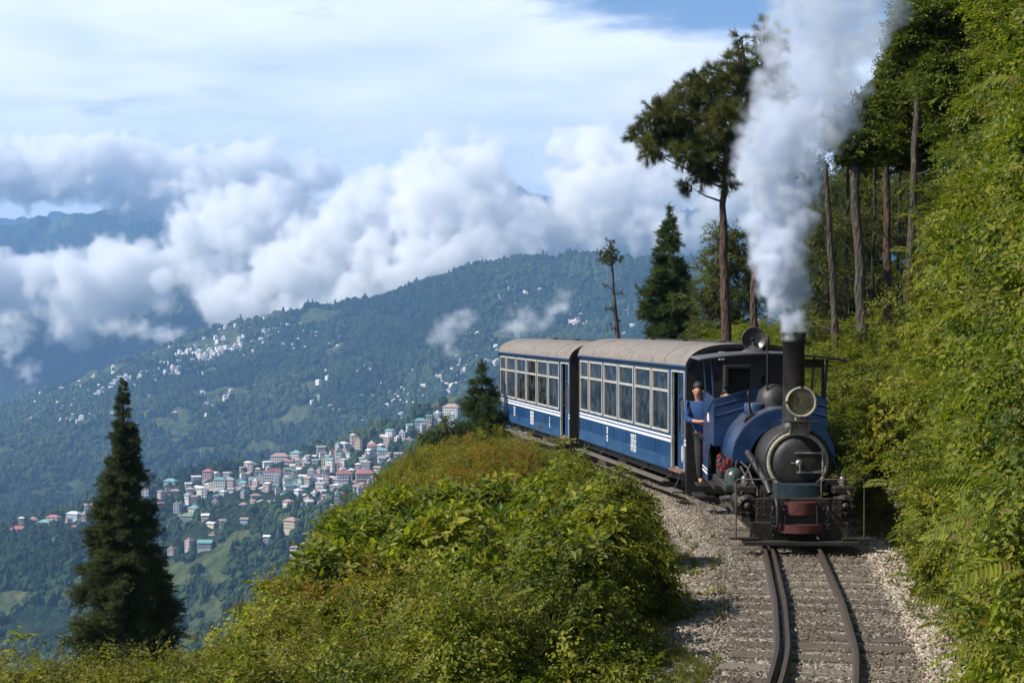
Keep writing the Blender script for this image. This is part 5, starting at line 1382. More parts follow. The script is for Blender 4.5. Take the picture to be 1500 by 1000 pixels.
def leafy_tree(name, px, d, tpts, r0, clusters, protos, per, label, size=(1.0, 1.6), r1=.03, group=None, mat=None, cat='tree', tint0=(.1, .8), shell=.5, dd=.8, flat=.75, base=None, sprays_down=.2):
    """tpts: pixel points of the trunk above its base; clusters: (px, py, radius px, extra depth m)"""
    b = base or base_at(px, d)
    t = empty(name, b, 0, label, cat, group)
    tp = [(0, 0, -.3)] + [tuple(rel(x, y, d, b)) for x, y in tpts]
    if r0: trunk(t, tp, r0, r1, mat)
    k = d / F; P = []; D = []; T = []; segs = []
    tz = np.array([p[2] for p in tp]); tx = np.array([p[0] for p in tp]); ty = np.array([p[1] for p in tp])
    for (cx_, cy_, r, e) in clusters:
        c = rel(cx_, cy_, d + e, b); rm_ = r * k
        z0 = min(max(c[2] - abs(c[0]) * .35 - rm_ * .4, tz.min()), tz.max()); a = np.array([np.interp(z0, tz, tx), np.interp(z0, tz, ty), z0])
        segs.append((tuple(a), tuple(c)))
        n = int(per * (r / 30.0) ** 2)
        q = RNG.normal(size=(n, 3)); q = unit(q); q[:, 2] *= flat
        rad = rm_ * (1 - shell * RNG.random((n, 1)) ** 1.5) * (1 + .22 * RNG.normal(size=(n, 1)))
        P.append(c + q * rad); D.append(unit(q + np.array([0, 0, -sprays_down]))); T.append(np.full(n, RNG.uniform(*tint0)))
        for _ in range(4):
            e2 = c + unit(RNG.normal(size=3)) * rm_ * .75; segs.append((tuple(c - np.array([0, 0, rm_ * .3])), tuple(e2)))
    P = np.concatenate(P); D = np.concatenate(D); T = np.concatenate(T)
    limb_mesh(t, segs, max(.012, r0 * .2), mat)
    n = len(P)
    cr = scatter('crown', P, rot_to(D) if protos[0].name.find('spray') >= 0 or protos[0].name.find('tuft') >= 0 else np.stack([-D[:, 1] * .6, D[:, 0] * .6 , RNG.random(n) * 6.283], 1), RNG.uniform(size[0], size[1], n), protos, tint=np.clip(T + RNG.normal(size=n) * .14, 0, 1), parent=t)
    cr['kind'] = 'stuff'
    return t

def spire(name, px, d, top_py, bot_z, rb, protos, n, label, size=(1, 1.4), prof=None, gap=0.0, mat=None, lumps=16, group=None, r0=.12, droop=.35):
    """conifer with limbs all the way down; rb: radius at the base in m"""
    x = d * (px - 750) / F; top = CAMZ - (top_py - 470) / F * d
    b = (x, d, bot_z); h = top - bot_z
    t = empty(name, b, 0, label, 'tree', group)
    trunk(t, [(0, 0, 0), (.02, 0, h * .5), (0, 0, h * .97)], r0, .012, mat)
    f = prof or (lambda u: 1 - u)
    k = int(lumps * h * 1.25); P = []; D = []; T = []; segs = []
    for i in range(k):
        u = (RNG.random() ** .85) if True else 0; rr = rb * f(u) * RNG.uniform(.72, 1.15); az = RNG.random() * 6.283
        if RNG.random() < gap: continue
        z = u * h; dirv = np.array([math.cos(az), math.sin(az), 0.0]); tip = dirv * rr + np.array([0, 0, z - droop * rr])
        m = int(n * (rr + .12))
        s = RNG.random(m) ** .6; sp = (.03 + .22 * rr * (1 - .4 * s))
        p = np.array([0, 0, z])[None] * (1 - s[:, None]) + tip[None] * s[:, None] + RNG.normal(size=(m, 3)) * sp[:, None] * np.array([.55, .55, .35])
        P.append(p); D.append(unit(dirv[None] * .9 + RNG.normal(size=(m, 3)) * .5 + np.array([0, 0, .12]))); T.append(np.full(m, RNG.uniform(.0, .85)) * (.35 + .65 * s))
        if rr > .25: segs.append(((0, 0, z), tuple(tip)))
    # leader
    m = 26; z = h * RNG.uniform(.93, 1.0, m); P.append(np.stack([RNG.normal(size=m) * .02, RNG.normal(size=m) * .02, z], 1)); D.append(unit(RNG.normal(size=(m, 3)) * .6 + np.array([0, 0, .9]))); T.append(np.full(m, .5))
    P = np.concatenate(P); D = np.concatenate(D); T = np.concatenate(T); nn = len(P)
    limb_mesh(t, segs, .022, mat)
    cr = scatter('crown', P, rot_to(D), RNG.uniform(size[0], size[1], nn) * .8 * np.clip(.42 + .75 * (h - P[:, 2]) / h * 1.6, .42, 1.0), protos, tint=np.clip(T + RNG.normal(size=nn) * .12, 0, 1), parent=t)
    cr['kind'] = 'stuff'
    return t

# tall dark spire at the left, rooted far down the slope
spire('conifer_tree', 180, 35, 557, -7.6, 1.72, SPR_D, 120, 'tall dark spire-shaped conifer standing alone down the slope at the left', (.62, 1.0),
      lambda u: (1 - u) ** .95, 0, bark_red, lumps=40, r0=.2, droop=.10)
# small fir beside the rear carriage
spire('fir_tree', 706, 37.5, 528, -.6, .78, SPR_G, 75, 'small young fir at the far end of the rear carriage', (.55, .85), lambda u: (1 - u) ** .8, 0, None, lumps=34, r0=.05, droop=.15)
# fir behind the carriage roofs
spire('fir_tree', 980, 44, 300, -1.5, .88, SPR_G + TREEL[:1], 90, 'dense green fir with feathery branches rising behind the carriage roofs', (.8, 1.3),
      lambda u: (min(1, (1 - u) * 2.4)) ** .8 * (.86 + .14 * math.sin(u * 31)), .06, None, lumps=22, r0=.12, droop=.05)
# thin nearly bare tree
t_ = leafy_tree('bare_pine_tree', 906, 47, [(905, 495), (902, 460), (898, 410), (893, 352)], .11, [(893, 352, 4, 0), (893, 360, 5, 0), (892, 368, 7, 0), (884, 374, 7, 0), (902, 377, 7, .1), (892, 380, 8, -.1), (879, 379, 4, 0), (907, 381, 4, 0), (889, 418, 3, 0), (905, 430, 3, 0), (893, 452, 4, 0), (907, 468, 3, 0), (896, 480, 4, 0)], PINE, 300,
                'thin nearly bare tree with one small tuft of needles at its top', (.35, .65), .02, sprays_down=.0)
# big pine leaning over the carriages
leafy_tree('pine_tree', 1062, 32, [(1064, 500), (1061, 400), (1058, 300), (1066, 210), (1082, 130), (1090, 92)], .135,
           [(938, 200, 15, .2), (950, 222, 13, -.2), (955, 178, 18, 0), (975, 205, 22, .3), (978, 165, 18, -.3), (1000, 190, 24, 0), (1000, 150, 18, .3), (1004, 226, 20, -.3), (1018, 130, 15, 0), (1028, 170, 26, .2), (1030, 215, 24, -.2),
            (1026, 258, 15, 0), (1048, 245, 20, .3), (1042, 135, 22, 0), (1060, 175, 28, -.4), (1066, 118, 20, 0), (1075, 215, 24, .3), (1088, 160, 26, .3), (1084, 90, 13, 0), (1012, 275, 9, 0), (1100, 120, 20, .4), (1095, 205, 20, .2), (1064, 268, 12, 0), (953, 158, 7, 0), (976, 146, 7, 0), (1000, 126, 8, 0), (1018, 110, 7, 0), (1042, 108, 8, 0), (1068, 92, 8, 0), (1085, 70, 8, 0), (1086, 56, 6, 0)],
           PINE, 135, 'tall pine with a wide dark crown spreading left above the carriages', (.65, 1.05), .03, mat=bark_red, flat=.8, shell=.9, sprays_down=-.12, tint0=(.1, 1.0))
leafy_tree('pine_tree', 1112, 35, [(1104, 470), (1106, 300), (1112, 160), (1118, 48)], .12,
           [(1117, 70, 13, 0), (1112, 95, 17, 0), (1125, 120, 20, 0), (1140, 95, 12, .3), (1144, 72, 10, .3), (1105, 140, 20, 0), (1140, 140, 20, 0), (1120, 175, 24, 0), (1117, 52, 8, 0), (1118, 40, 6, 0), (1144, 58, 7, 0), (1144, 47, 6, 0)], PINE, 130,
           'pine with two pointed tops showing through the smoke above the chimney', (.7, 1.0), .02, mat=bark_red, flat=1.1, shell=.9, sprays_down=-.3)
# rounder tree behind the pine trunk
leafy_tree('broadleaf_tree', 1055, 41, [(1056, 480), (1055, 400)], .10,
           [(1035, 480, 24, 0), (1030, 440, 20, 0), (1040, 400, 22, .3), (1062, 370, 22, 0), (1080, 350, 18, 0), (1050, 345, 14, 0), (1080, 400, 24, .4), (1062, 440, 28, 0), (1085, 470, 24, 0), (1098, 430, 18, .5), (1100, 385, 18, 0), (1050, 500, 26, 0), (1090, 500, 26, 0)],
           SPR_O + TREEL[1:2], 150, 'olive-green bushy tree right behind the trunk of the tall pine', (.9, 1.4), tint0=(.25, .9))
# trunks behind the engine with their leafy crowns
leafy_tree('forest_tree', 1222, 30, [(1228, 600), (1223, 500), (1219, 400), (1212, 300), (1208, 240)], .085,
           [(1205, 330, 18, .6), (1225, 360, 16, .8), (1200, 395, 16, .5), (1235, 410, 16, .9), (1210, 440, 14, .6), (1196, 350, 16, .8), (1240, 320, 16, 1.2), (1190, 470, 12, .6), (1206, 500, 12, 1)], SPR_O, 120,
           'slim leaning trunk with olive sprays just right of the chimney', (.8, 1.3), .05, group='tall trees standing behind the engine')
leafy_tree('forest_tree', 1262, 29.5, [(1266, 600), (1262, 500), (1259, 400), (1254, 300), (1252, 225), (1262, 150)], .145,
           [(1235, 205, 24, 0), (1245, 232, 18, .3), (1262, 222, 24, .2), (1240, 180, 18, .2), (1280, 228, 22, 0), (1250, 212, 28, 0), (1275, 185, 34, .3), (1298, 208, 26, 0), (1290, 150, 30, .5), (1250, 180, 18, .2), (1268, 232, 16, 0), (1310, 172, 28, .2), (1243, 232, 12, .3)], TREEL, 300,
           'thickest grey trunk behind the engine, left of the paired trunks', (.9, 1.4), .07, group='tall trees standing behind the engine', tint0=(.35, 1))
leafy_tree('forest_tree', 1300, 31, [(1301, 540), (1300, 440), (1299, 350), (1298, 250), (1310, 120)], .115,
           [(1335, 232, 26, .2), (1305, 200, 30, 0), (1320, 150, 34, .2), (1360, 225, 30, .3), (1335, 205, 32, .3), (1360, 180, 36, 0), (1345, 140, 32, .4), (1330, 225, 20, 0), (1310, 110, 24, .5), (1375, 222, 24, .2), (1385, 150, 34, 0), (1330, 75, 30, .4), (1362, 95, 32, .2), (1302, 228, 16, .3)], TREEL, 300,
           'reddish trunk in the middle of the row behind the engine', (.9, 1.4), .06, mat=bark_red, group='tall trees standing behind the engine', tint0=(.35, 1))
leafy_tree('forest_tree', 1333, 28.5, [(1329, 540), (1331, 430), (1335, 310), (1339, 220), (1346, 100)], .105,
           [(1330, 60, 30, .2), (1360, 20, 40, 0), (1420, 200, 36, .2), (1380, 130, 40, 0), (1460, 40, 50, .3), (1450, 150, 40, .4), (1400, 195, 36, 0), (1412, 140, 40, .3), (1385, 90, 36, 0), (1355, 50, 30, .4), (1400, 40, 40, .2), (1440, 90, 42, 0), (1340, 15, 24, .5), (1372, 0, 34, .2), (1430, 10, 44, 0), (1352, -35, 36, .3), (1400, -50, 44, 0), (1460, -40, 50, .4), (1395, 230, 18, -.5)], TREEL, 300,
           'mossy trunk nearest the leafy bank, its crown reaching the top', (.9, 1.4), .06, group='tall trees standing behind the engine', tint0=(.35, 1))
leafy_tree('forest_tree', 1245, 34, [(1246, 600), (1243, 480), (1238, 330)], .06, [(1250, 330, 18, 0), (1230, 280, 20, .4), (1272, 300, 16, .5), (1262, 365, 16, .6), (1245, 395, 14, .4)], SPR_O, 110,
           'thin dark sapling between the slim trunk and the thickest one', (.8, 1.2), .03, group='tall trees standing behind the engine', tint0=(.3, .9))
leafy_tree('forest_tree', 1318, 35, [(1320, 540), (1318, 420), (1322, 330)], .06, [(1322, 330, 20, 0), (1345, 370, 20, .3), (1325, 400, 18, .4), (1352, 290, 22, 0), (1345, 420, 18, 0), (1285, 400, 12, 0), (1318, 280, 20, 0), (1335, 455, 16, .4), (1280, 450, 12, .3), (1288, 340, 14, .5)], SPR_O + TREEL[:1], 110,
           'thin background tree with yellowish sprays between the two right trunks', (.8, 1.2), .03, group='tall trees standing behind the engine', tint0=(.4, 1))
leafy_tree('forest_tree', 1196, 38, [(1197, 600), (1190, 450), (1180, 300)], .07, [(1185, 310, 22, 0), (1180, 400, 24, 0), (1200, 450, 20, 0), (1190, 510, 22, 0), (1212, 550, 22, 0), (1170, 470, 18, 0), (1180, 250, 24, 0)], SPR_G, 110,
           'dark green conifer partly hidden by the smoke and the chimney', (.8, 1.3), .03, group='tall trees standing behind the engine')
for px_, d_, lab_ in ((1240, 33, 'thin dark bare stem between slim trunk and thickest trunk'), (1279, 34, 'thin dark bare stem between the thickest trunk and the reddish one'), (1316, 33, 'thin dark bare stem just right of the reddish trunk'), (1350, 32, 'thin dark bare stem right of the mossy trunk by the bank')):
    leafy_tree('thin_tree', px_, d_, [(px_ + 1, 560), (px_ - 2, 420), (px_ + 2, 300), (px_, 190)], .055, [(px_ + 3, 200, 14, 0), (px_ - 8, 300, 7, 0), (px_ + 9, 350, 7, 0), (px_ - 7, 410, 6, 0), (px_ + 8, 460, 7, 0)], SPR_O, 110, lab_, (.7, 1.1), .03, group='thin bare stems in the wood behind the engine', mat=bark_dark, tint0=(.3, .9))
for px_, d_, cl_, lab_, pr_, ti_ in (
    (1215, 39, [(1205, 560, 30, 0), (1225, 500, 26, 0), (1240, 540, 28, .5), (1215, 450, 20, 0), (1235, 470, 18, .4), (1190, 530, 20, 0)], 'dark bushy tree in the gap just right of the chimney', SPR_G, (.1, .6)),
    (1282, 40, [(1280, 520, 28, 0), (1285, 470, 24, 0), (1270, 430, 20, .4), (1290, 400, 22, 0), (1278, 360, 22, .3), (1285, 320, 18, 0), (1275, 560, 30, 0)], 'yellow-green bushy tree between the two thickest trunks', TREEL, (.4, 1)),
    (1350, 38, [(1345, 500, 26, 0), (1350, 450, 26, 0), (1355, 400, 28, 0), (1360, 350, 28, 0), (1350, 300, 26, 0), (1325, 480, 20, .4), (1318, 430, 18, .3), (1330, 350, 20, 0), (1335, 270, 24, 0)], 'olive bushy tree behind the mossy trunk by the bank', SPR_O + TREEL[:2], (.3, .95)),
    (1240, 41, [(1235, 400, 22, 0), (1240, 350, 24, 0), (1228, 300, 22, 0), (1250, 280, 20, 0), (1215, 350, 18, 0), (1238, 440, 18, 0)], 'pale olive tree high between the slim trunk and the thickest one', SPR_O, (.4, 1))):
    cl_ = cl_ + [(px_ + RNG.normal() * 24, RNG.uniform(235, 560), RNG.uniform(15, 26), RNG.uniform(-1.5, 1.5)) for _ in range(16)]
    leafy_tree('background_tree', px_, d_, [(px_, 560), (px_ + 2, 400), (px_, 320)], .06, cl_, pr_, 230, lab_, (.9, 1.5), .03, group='bushy trees filling the wood behind the trunks', tint0=(ti_[0] + .2, min(1, ti_[1] + .2)))
leafy_tree('overhanging_shrub', 1400, 20.5, [], 0, [(1378, 262, 20, 0), (1400, 285, 24, .2), (1365, 290, 13, -.1), (1420, 250, 30, .3), (1395, 320, 18, .2), (1430, 300, 28, .3), (1440, 215, 30, .2), (1385, 235, 14, 0), (1362, 325, 9, .1)], BRIGHT, 80,
           'bright leafy shrub leaning out from the bank in front of the trunks', (.7, 1.1), cat='shrub', base=(5.9, 20.5, 4.2), tint0=(.4, 1))
leafy_tree('overhanging_shrub', 1470, 17.5, [], 0, [(1450, 100, 40, 0), (1490, 60, 50, .3), (1480, 150, 40, 0), (1455, 30, 36, .3), (1500, -20, 60, .3), (1425, 160, 24, .3), (1440, -20, 30, .4)], BRIGHT + TREEL[:1], 80,
           'large shrub hanging over the top of the bank below the tree crowns', (.8, 1.3), cat='shrub', base=(5.7, 17.6, 5.2), tint0=(.1, .8))

# round shrubs picked out in the photograph
def shrub(name, px, py, d, wr, h, protos, per, label, size=(.8, 1.2), tint0=(.1, .7), stems=7):
    p = at_px(px, py, d); z = float(H([p.x], [d])[0]); b = (p.x, d, z)
    t = empty(name, b, 0, label, 'shrub')
    m = MB()
    for i in range(stems):
        a = i * 6.283 / stems; m.tube([(0, 0, -.05), (math.cos(a) * wr * .3, math.sin(a) * wr * .3, h * .45), (math.cos(a) * wr * .6, math.sin(a) * wr * .6, h * .85)], [.018, .012, .005], 5)
    m.build('stem', twig_m, t)
    q = RNG.normal(size=(per, 3)); q = unit(q); q[:, 2] = np.abs(q[:, 2]); lum = 1 + .25 * np.sin(q[:, 0] * 5 + 1) * np.cos(q[:, 1] * 6)
    P = q * np.array([wr, wr, h]) * (lum * (1 - .45 * RNG.random(per) ** 1.5))[:, None]
    rot = np.stack([-q[:, 1] * .7, q[:, 0] * .7, RNG.random(per) * .9], 1)
    c = scatter('foliage', P, rot, RNG.uniform(size[0], size[1], per), protos, tint=np.clip(RNG.uniform(*tint0) + RNG.normal(size=per) * .15, 0, 1), parent=t); c['kind'] = 'stuff'
    return t
DARKS = [clump('dark_leaf_sprig', needle_green, 44, .14, .036, .020, .8, 7, s + 90) for s in (1, 2)]
shrub('round_bush', 655, 670, 29, .66, .85, DARKS, 1100, 'dark round bush on the cliff edge in front of the small fir')
shrub('round_bush', 700, 660, 32, .42, .60, DARKS, 500, 'smaller dark bush tucked between the round bush and the rear carriage')
shrub('gravel_bush', 812, 700, 24.5, .55, .42, SMALL + GOLD[:1], 500, 'low grey-green bush at the gravel edge below the gap between carriages', tint0=(.4, .7))
shrub('gravel_bush', 905, 790, 17.5, .5, .75, SMALL, 700, 'leafy bush at the bend of the gravel shoulder, casting shade to its right', tint0=(.4, .8))
shrub('gravel_bush', 905, 880, 14.6, .55, .8, SMALL, 800, 'bushy green shrub leaning over the dark shaded strip beside the gravel', tint0=(.3, .7))
def big_plant(px, py, d, n, L, label, tint=.5, seed=0):
    p = at_px(px, py, d); z = float(H([p.x], [d])[0]) + .28; t = empty('broad_leaf_plant', (p.x, d, z), 0, label, 'plant', None)
    r = np.random.default_rng(seed); MB().tube([(0, 0, -.3), (.01, 0, .05), (.0, .01, .22)], [.012, .009, .005], 6).build('stem', twig_m, t)
    for i in range(n):
        az = i * 2.4 + r.normal() * .2; u = i / n; el = .1 + .9 * u
        dv = np.array([math.cos(az) * math.cos(el), math.sin(az) * math.cos(el), math.sin(el)]); l_ = L * (1 - .4 * u) * r.uniform(.8, 1.15)
        me = leaves_mesh('leaf', np.array([[0, 0, .05 + .16 * u]]) + dv * .04, dv[None], unit(np.array([[-dv[0] * .4, -dv[1] * .4, 1.0]])), np.array([l_]), np.array([l_ * .42]), leaf_plain, np.array([r.random()]), .3)
        link('leaf', me, t)
leaf_plain = leaf_material('big_leaf', [(.1, (.030, .070, .012)), (.35, (.060, .115, .020)), (.6, (.105, .165, .030))], None, .3, .45)
for i, (a, b_, c, n_, l_, lab) in enumerate(((690, 745, 17.5, 13, .24, 'large-leaved plant at the centre top of the mound'), (640, 770, 16.5, 12, .22, 'large-leaved plant left of the centre of the mound'),
        (730, 800, 15.5, 13, .23, 'pale large-leaved plant on the front of the mound'), (600, 800, 15.5, 11, .22, 'large-leaved plant on the left shoulder of the mound'), (560, 770, 16.5, 12, .20, 'large-leaved plant near the cliff edge against the town'),
        (705, 860, 13.6, 12, .20, 'star-shaped pale plant low on the mound front'), (780, 760, 17, 12, .2, 'large-leaved plant between mound top and the gravel'), (520, 820, 14.8, 11, .2, 'drooping large-leaved plant at the far left of the mound'),
        (655, 900, 12.6, 11, .17, 'small broad-leaved plant near the bottom of the mound'), (810, 820, 14.8, 10, .17, 'small broad-leaved plant facing the track'))):
    big_plant(a, b_, c, n_, l_, lab, .5, i)

# ------------------------------------------------------------------ smoke from the chimney
def smoke():
    d = 19.1; k = d / F
    n = NT('engine_smoke')
    at = n.n('ShaderNodeAttribute', attribute_name='density').outputs['Fac']
    z = n.n('ShaderNodeSeparateXYZ', {0: n.n('ShaderNodeNewGeometry').outputs['Position']}).outputs[2]
    m = n.ramp(n.maprange(z, 2.6, 7.5), [(0, (1, 1, 1)), (.22, (.5, .5, .5)), (.48, (.28, .28, .28)), (.72, (.14, .14, .14)), (1, (.07, .07, .07))])
    v = n.n('ShaderNodeVolumePrincipled', {'Color': (.82, .87, .95, 1), 'Density': n.math('MULTIPLY', n.math('MULTIPLY', at, m), 22.0), 'Anisotropy': .1})
    v.inputs['Density Attribute'].default_value = ''
    mt = n.done(None, v)
    S = [(1159, 484, 9, 0), (1157, 470, 14, 0), (1154, 452, 22, .02), (1150, 428, 30, .05), (1147, 400, 37, .1), (1143, 368, 41, .1), (1142, 335, 44, .15), (1138, 300, 48, .2), (1142, 262, 56, .2), (1135, 225, 60, .25), (1165, 225, 50, .3),
         (1120, 195, 36, .2), (1170, 180, 66, .35), (1195, 140, 62, .4), (1150, 120, 50, .4), (1215, 95, 66, .5), (1170, 60, 62, .5), (1235, 45, 62, .6), (1190, 10, 66, .6), (1275, 25, 44, .7), (1240, -30, 80, .7), (1290, -60, 60, .8), (1210, -90, 90, .8), (1270, -150, 100, .9)]
    P = []
    for px, py, r, e in S:
        c = np.array(at_px(px, py, d + e)); rr = r * k * .98; m_ = int(10 + (r / 10) ** 3 * 1.6)
        q = unit(RNG.normal(size=(m_, 3))) * RNG.random((m_, 1)) ** .33; P.append(c + q * rr)
    P = np.concatenate(P); lo = P.min(0) - .35; hi = P.max(0) + .35; lo[2] = 2.50
    vx = 2.6 * k; res = np.ceil((hi - lo) / np.array([vx, vx * 1.5, vx]))
    o = volume_thing('engine_smoke', P, .15, tuple(lo), tuple(hi), res, mt, .20, [(1.9, 3, .60), (6.0, 5, .36)], 'column of white smoke billowing up from the engine chimney', 'smoke', 'stuff')
smoke()
# ------------------------------------------------------------------ the hill town
def flat_mat(name, col, var=.15, rough=.8, scale=.4):
    n = NT(name); a = n.noise(scale, 4, .6); rnd = n.n('ShaderNodeObjectInfo').outputs['Random']
    c = n.mix(n.maprange(n.math('ADD', n.math('MULTIPLY', a, .6), n.math('MULTIPLY', rnd, .4)), .3, .7), tuple(x * (1 - var) for x in col), tuple(min(.85, x * (1 + var)) for x in col))
    return n.done(n.bsdf(c, rough))
WALLS = {'white': flat_mat('white_wall', (.62, .60, .57)), 'cream': flat_mat('cream_wall', (.55, .47, .36)), 'pink': flat_mat('pink_wall', (.55, .41, .38)), 'grey': flat_mat('grey_wall', (.36, .35, .33)), 'pale blue': flat_mat('pale_blue_wall', (.38, .46, .54))}
ROOFS = {'teal': flat_mat('teal_roof', (.14, .30, .28)), 'red': flat_mat('red_roof', (.34, .12, .10)), 'rust': flat_mat('rust_roof', (.36, .23, .18)), 'grey': flat_mat('grey_roof', (.30, .29, .28)), 'white': flat_mat('white_roof', (.60, .59, .58)), 'green': flat_mat('green_roof', (.13, .22, .15))}
WIN_M = painted('dark_window_glass', (.09, .10, .11), .3)
def house_parts(wn, rn, w, dp, st, hip, detail):
    """returns meshes: wall, roof, windows"""
    hh = 2.9 * st
    wm = MB().bx(-w / 2, w / 2, -dp / 2, dp / 2, -5, hh)
    for s in range(1, st): wm.bx(-w / 2 - .25, w / 2 + .25, -dp / 2 - .35, dp / 2 + .2, s * 2.9 - .12, s * 2.9 + .1)
    rf = MB(); ov = .8; rh = min(w, dp) * (.30 if hip else .26)
    a, b, c = w / 2 + ov, dp / 2 + ov, rh
    if hip == 2: rf.bx(-w / 2 - .2, w / 2 + .2, -dp / 2 - .2, dp / 2 + .2, hh, hh + .5); rf.bx(-w * .2, w * .15, -dp * .2, dp * .2, hh + .5, hh + 2.4)
    else:
        ins = dp / 2 if hip else 0
        V = [(-a, -b, hh), (a, -b, hh), (a, b, hh), (-a, b, hh), (-a + ins, 0, hh + c), (a - ins, 0, hh + c), (-a, -b, hh - .25), (a, -b, hh - .25), (a, b, hh - .25), (-a, b, hh - .25)]
        rf.add(V, [(0, 1, 5, 4), (2, 3, 4, 5), (0, 4, 3), (1, 2, 5), (0, 6, 7, 1), (1, 7, 8, 2), (2, 8, 9, 3), (3, 9, 6, 0), (9, 8, 7, 6)])
    wins = []
    nx = max(2, int(w / 2.3)); ny = max(1, int(dp / 3))
    for s in range(st):
        for i in range(nx):
            x = (i + .5) / nx * w - w / 2; m = MB().bx(x - .55, x + .55, -dp / 2 - .06, -dp / 2 + .1, s * 2.9 + .8, s * 2.9 + 2.2); wins.append(m)
        for i in range(ny):
            y = (i + .5) / ny * dp - dp / 2
            wins.append(MB().bx(-w / 2 - .06, -w / 2 + .1, y - .55, y + .55, s * 2.9 + .8, s * 2.9 + 2.2)); wins.append(MB().bx(w / 2 - .1, w / 2 + .06, y - .55, y + .55, s * 2.9 + .8, s * 2.9 + 2.2))
    return wm, rf, wins
HOUSE_CACHE = {}
def make_house(loc, rz, wn, rn, w, dp, st, hip, name='house', cat='house', detail=False):
    key = (wn, rn, w, dp, st, hip, detail)
    t = None
    if key in HOUSE_CACHE:
        meshes = HOUSE_CACHE[key]
    else:
        wm, rf, wins = house_parts(wn, rn, w, dp, st, hip, detail)
        def me(mb, nm, mat):
            m = bpy.data.meshes.new(nm); m.from_pydata(mb.V, [], mb.F); m.materials.append(mat); m.update(); return m
        if detail: wl = [me(x, 'window', WIN_M) for x in wins]
        else:
            al = MB(); [al.add(x.V, x.F) for x in wins]; wl = [me(al, 'windows', WIN_M)]
        meshes = HOUSE_CACHE[key] = (me(wm, 'wall', WALLS[wn]), me(rf, 'roof', ROOFS[rn]), wl)
    t = empty(name, loc, rz); link('wall', meshes[0], t); link('roof', meshes[1], t)
    for m in meshes[2]:
        o = link('window' if detail else 'windows', m, t)
        if not detail: o['kind'] = 'stuff'
    return t
PLACED = []
def place(px, py, w, clear=True):
    p = hit(px, py, 1130, 1760)
    if p is None: return None
    if clear:
        for q, r in PLACED:
            if (q.x - p.x) ** 2 + ((q.y - p.y) * .8) ** 2 < ((r + w) * .46) ** 2: return None
    PLACED.append((p, w)); return p
rt = random.Random(21)
RECS = []
# landmark buildings seen in the photograph: px, py(base), wall, roof, width, depth, storeys, hip
BIG = [(662, 612, 'white', 'rust', 20, 12, 4, 1, 'large white hotel block alone on the crest above the town'), (616, 624, 'white', 'teal', 14, 10, 2, 1, 'white house with teal roof just left of the large white hotel'),
       (398, 707, 'white', 'red', 22, 12, 4, 2, 'long white four-storey block in the middle of the town'), (410, 680, 'white', 'rust', 22, 12, 3, 1, 'wide white building with rust roof at the upper edge of town'),
       (434, 675, 'white', 'teal', 13, 10, 3, 1, 'white building with teal roof on the skyline of the town'), (535, 706, 'cream', 'red', 22, 12, 3, 1, 'long cream building with red roof at the right of town'),
       (504, 706, 'white', 'red', 18, 11, 3, 1, 'white building with red roof left of the long cream building'), (304, 702, 'pink', 'red', 12, 10, 3, 1, 'pink house with red roof standing above the spur forest'),
       (322, 715, 'white', 'teal', 15, 11, 3, 1, 'tall white house with teal roof left of the town centre'), (250, 712, 'pale blue', 'teal', 16, 10, 2, 1, 'low pale blue house with teal roof right of the dark conifer'),
       (285, 752, 'cream', 'teal', 13, 10, 2, 1, 'cream house with teal roof on the lower spur'), (275, 764, 'grey', 'green', 15, 10, 2, 1, 'grey house with green roof on the lower spur'),
       (300, 804, 'grey', 'teal', 15, 11, 2, 0, 'lowest house with teal roof alone among the trees'), (427, 776, 'cream', 'rust', 14, 11, 3, 1, 'cream house with rust roof alone below the town'),
       (26, 782, 'pink', 'red', 20, 12, 2, 1, 'large red-roofed house at the far left of the spur'), (66, 772, 'pale blue', 'teal', 15, 10, 2, 1, 'pale blue house beside the red roofs at far left'), (78, 765, 'white', 'red', 17, 10, 2, 1, 'white house with broad red roof at far left'),
       (108, 760, 'pale blue', 'white', 18, 10, 2, 1, 'long pale blue house left of the dark conifer'), (130, 752, 'white', 'rust', 12, 9, 3, 0, 'white gabled house next to the dark conifer'), (560, 668, 'white', 'teal', 12, 9, 2, 1, 'white house with teal roof on the hillock above town'),
       (545, 661, 'white', 'red', 11, 9, 2, 1, 'small white house with red roof on the hillock above town')]
for px, py, wn, rn, w, dp, st, hip, lab in BIG:
    w *= .84; dp *= .85
    p = place(px, py, w, False)
    if p is None: continue
    t = make_house(p, rt.uniform(-.5, .3), wn, rn, w, dp, st, hip, 'town_building' if w > 13 else 'house', detail=True); tag(t, lab, 'building' if w > 13 else 'house')
ZONES = [  # px, py, sx, sy, count, words
    (405, 700, 34, 13, 60, 'in the dense town centre'), (450, 690, 30, 13, 46, 'on the upper right of the town'), (362, 706, 26, 9, 26, 'on the left side of the town'), (500, 690, 22, 12, 22, 'at the right edge of the town'),
    (455, 725, 36, 11, 36, 'on the slope just below the town'), (265, 728, 26, 14, 20, 'on the spur beside the conifer'), (595, 640, 34, 9, 24, 'along the crest road below the hotel'), (535, 672, 26, 10, 20, 'around the grassy hillock'),
    (640, 618, 22, 5, 10, 'beside the large hotel on the crest'), (330, 775, 50, 18, 14, 'among trees low on the spur'), (75, 770, 40, 6, 12, 'at the left end of the spur'), (640, 650, 30, 10, 10, 'just beyond the foreground bushes')]
CN = {1: 'one-storey', 2: 'two-storey', 3: 'three-storey', 4: 'four-storey'}
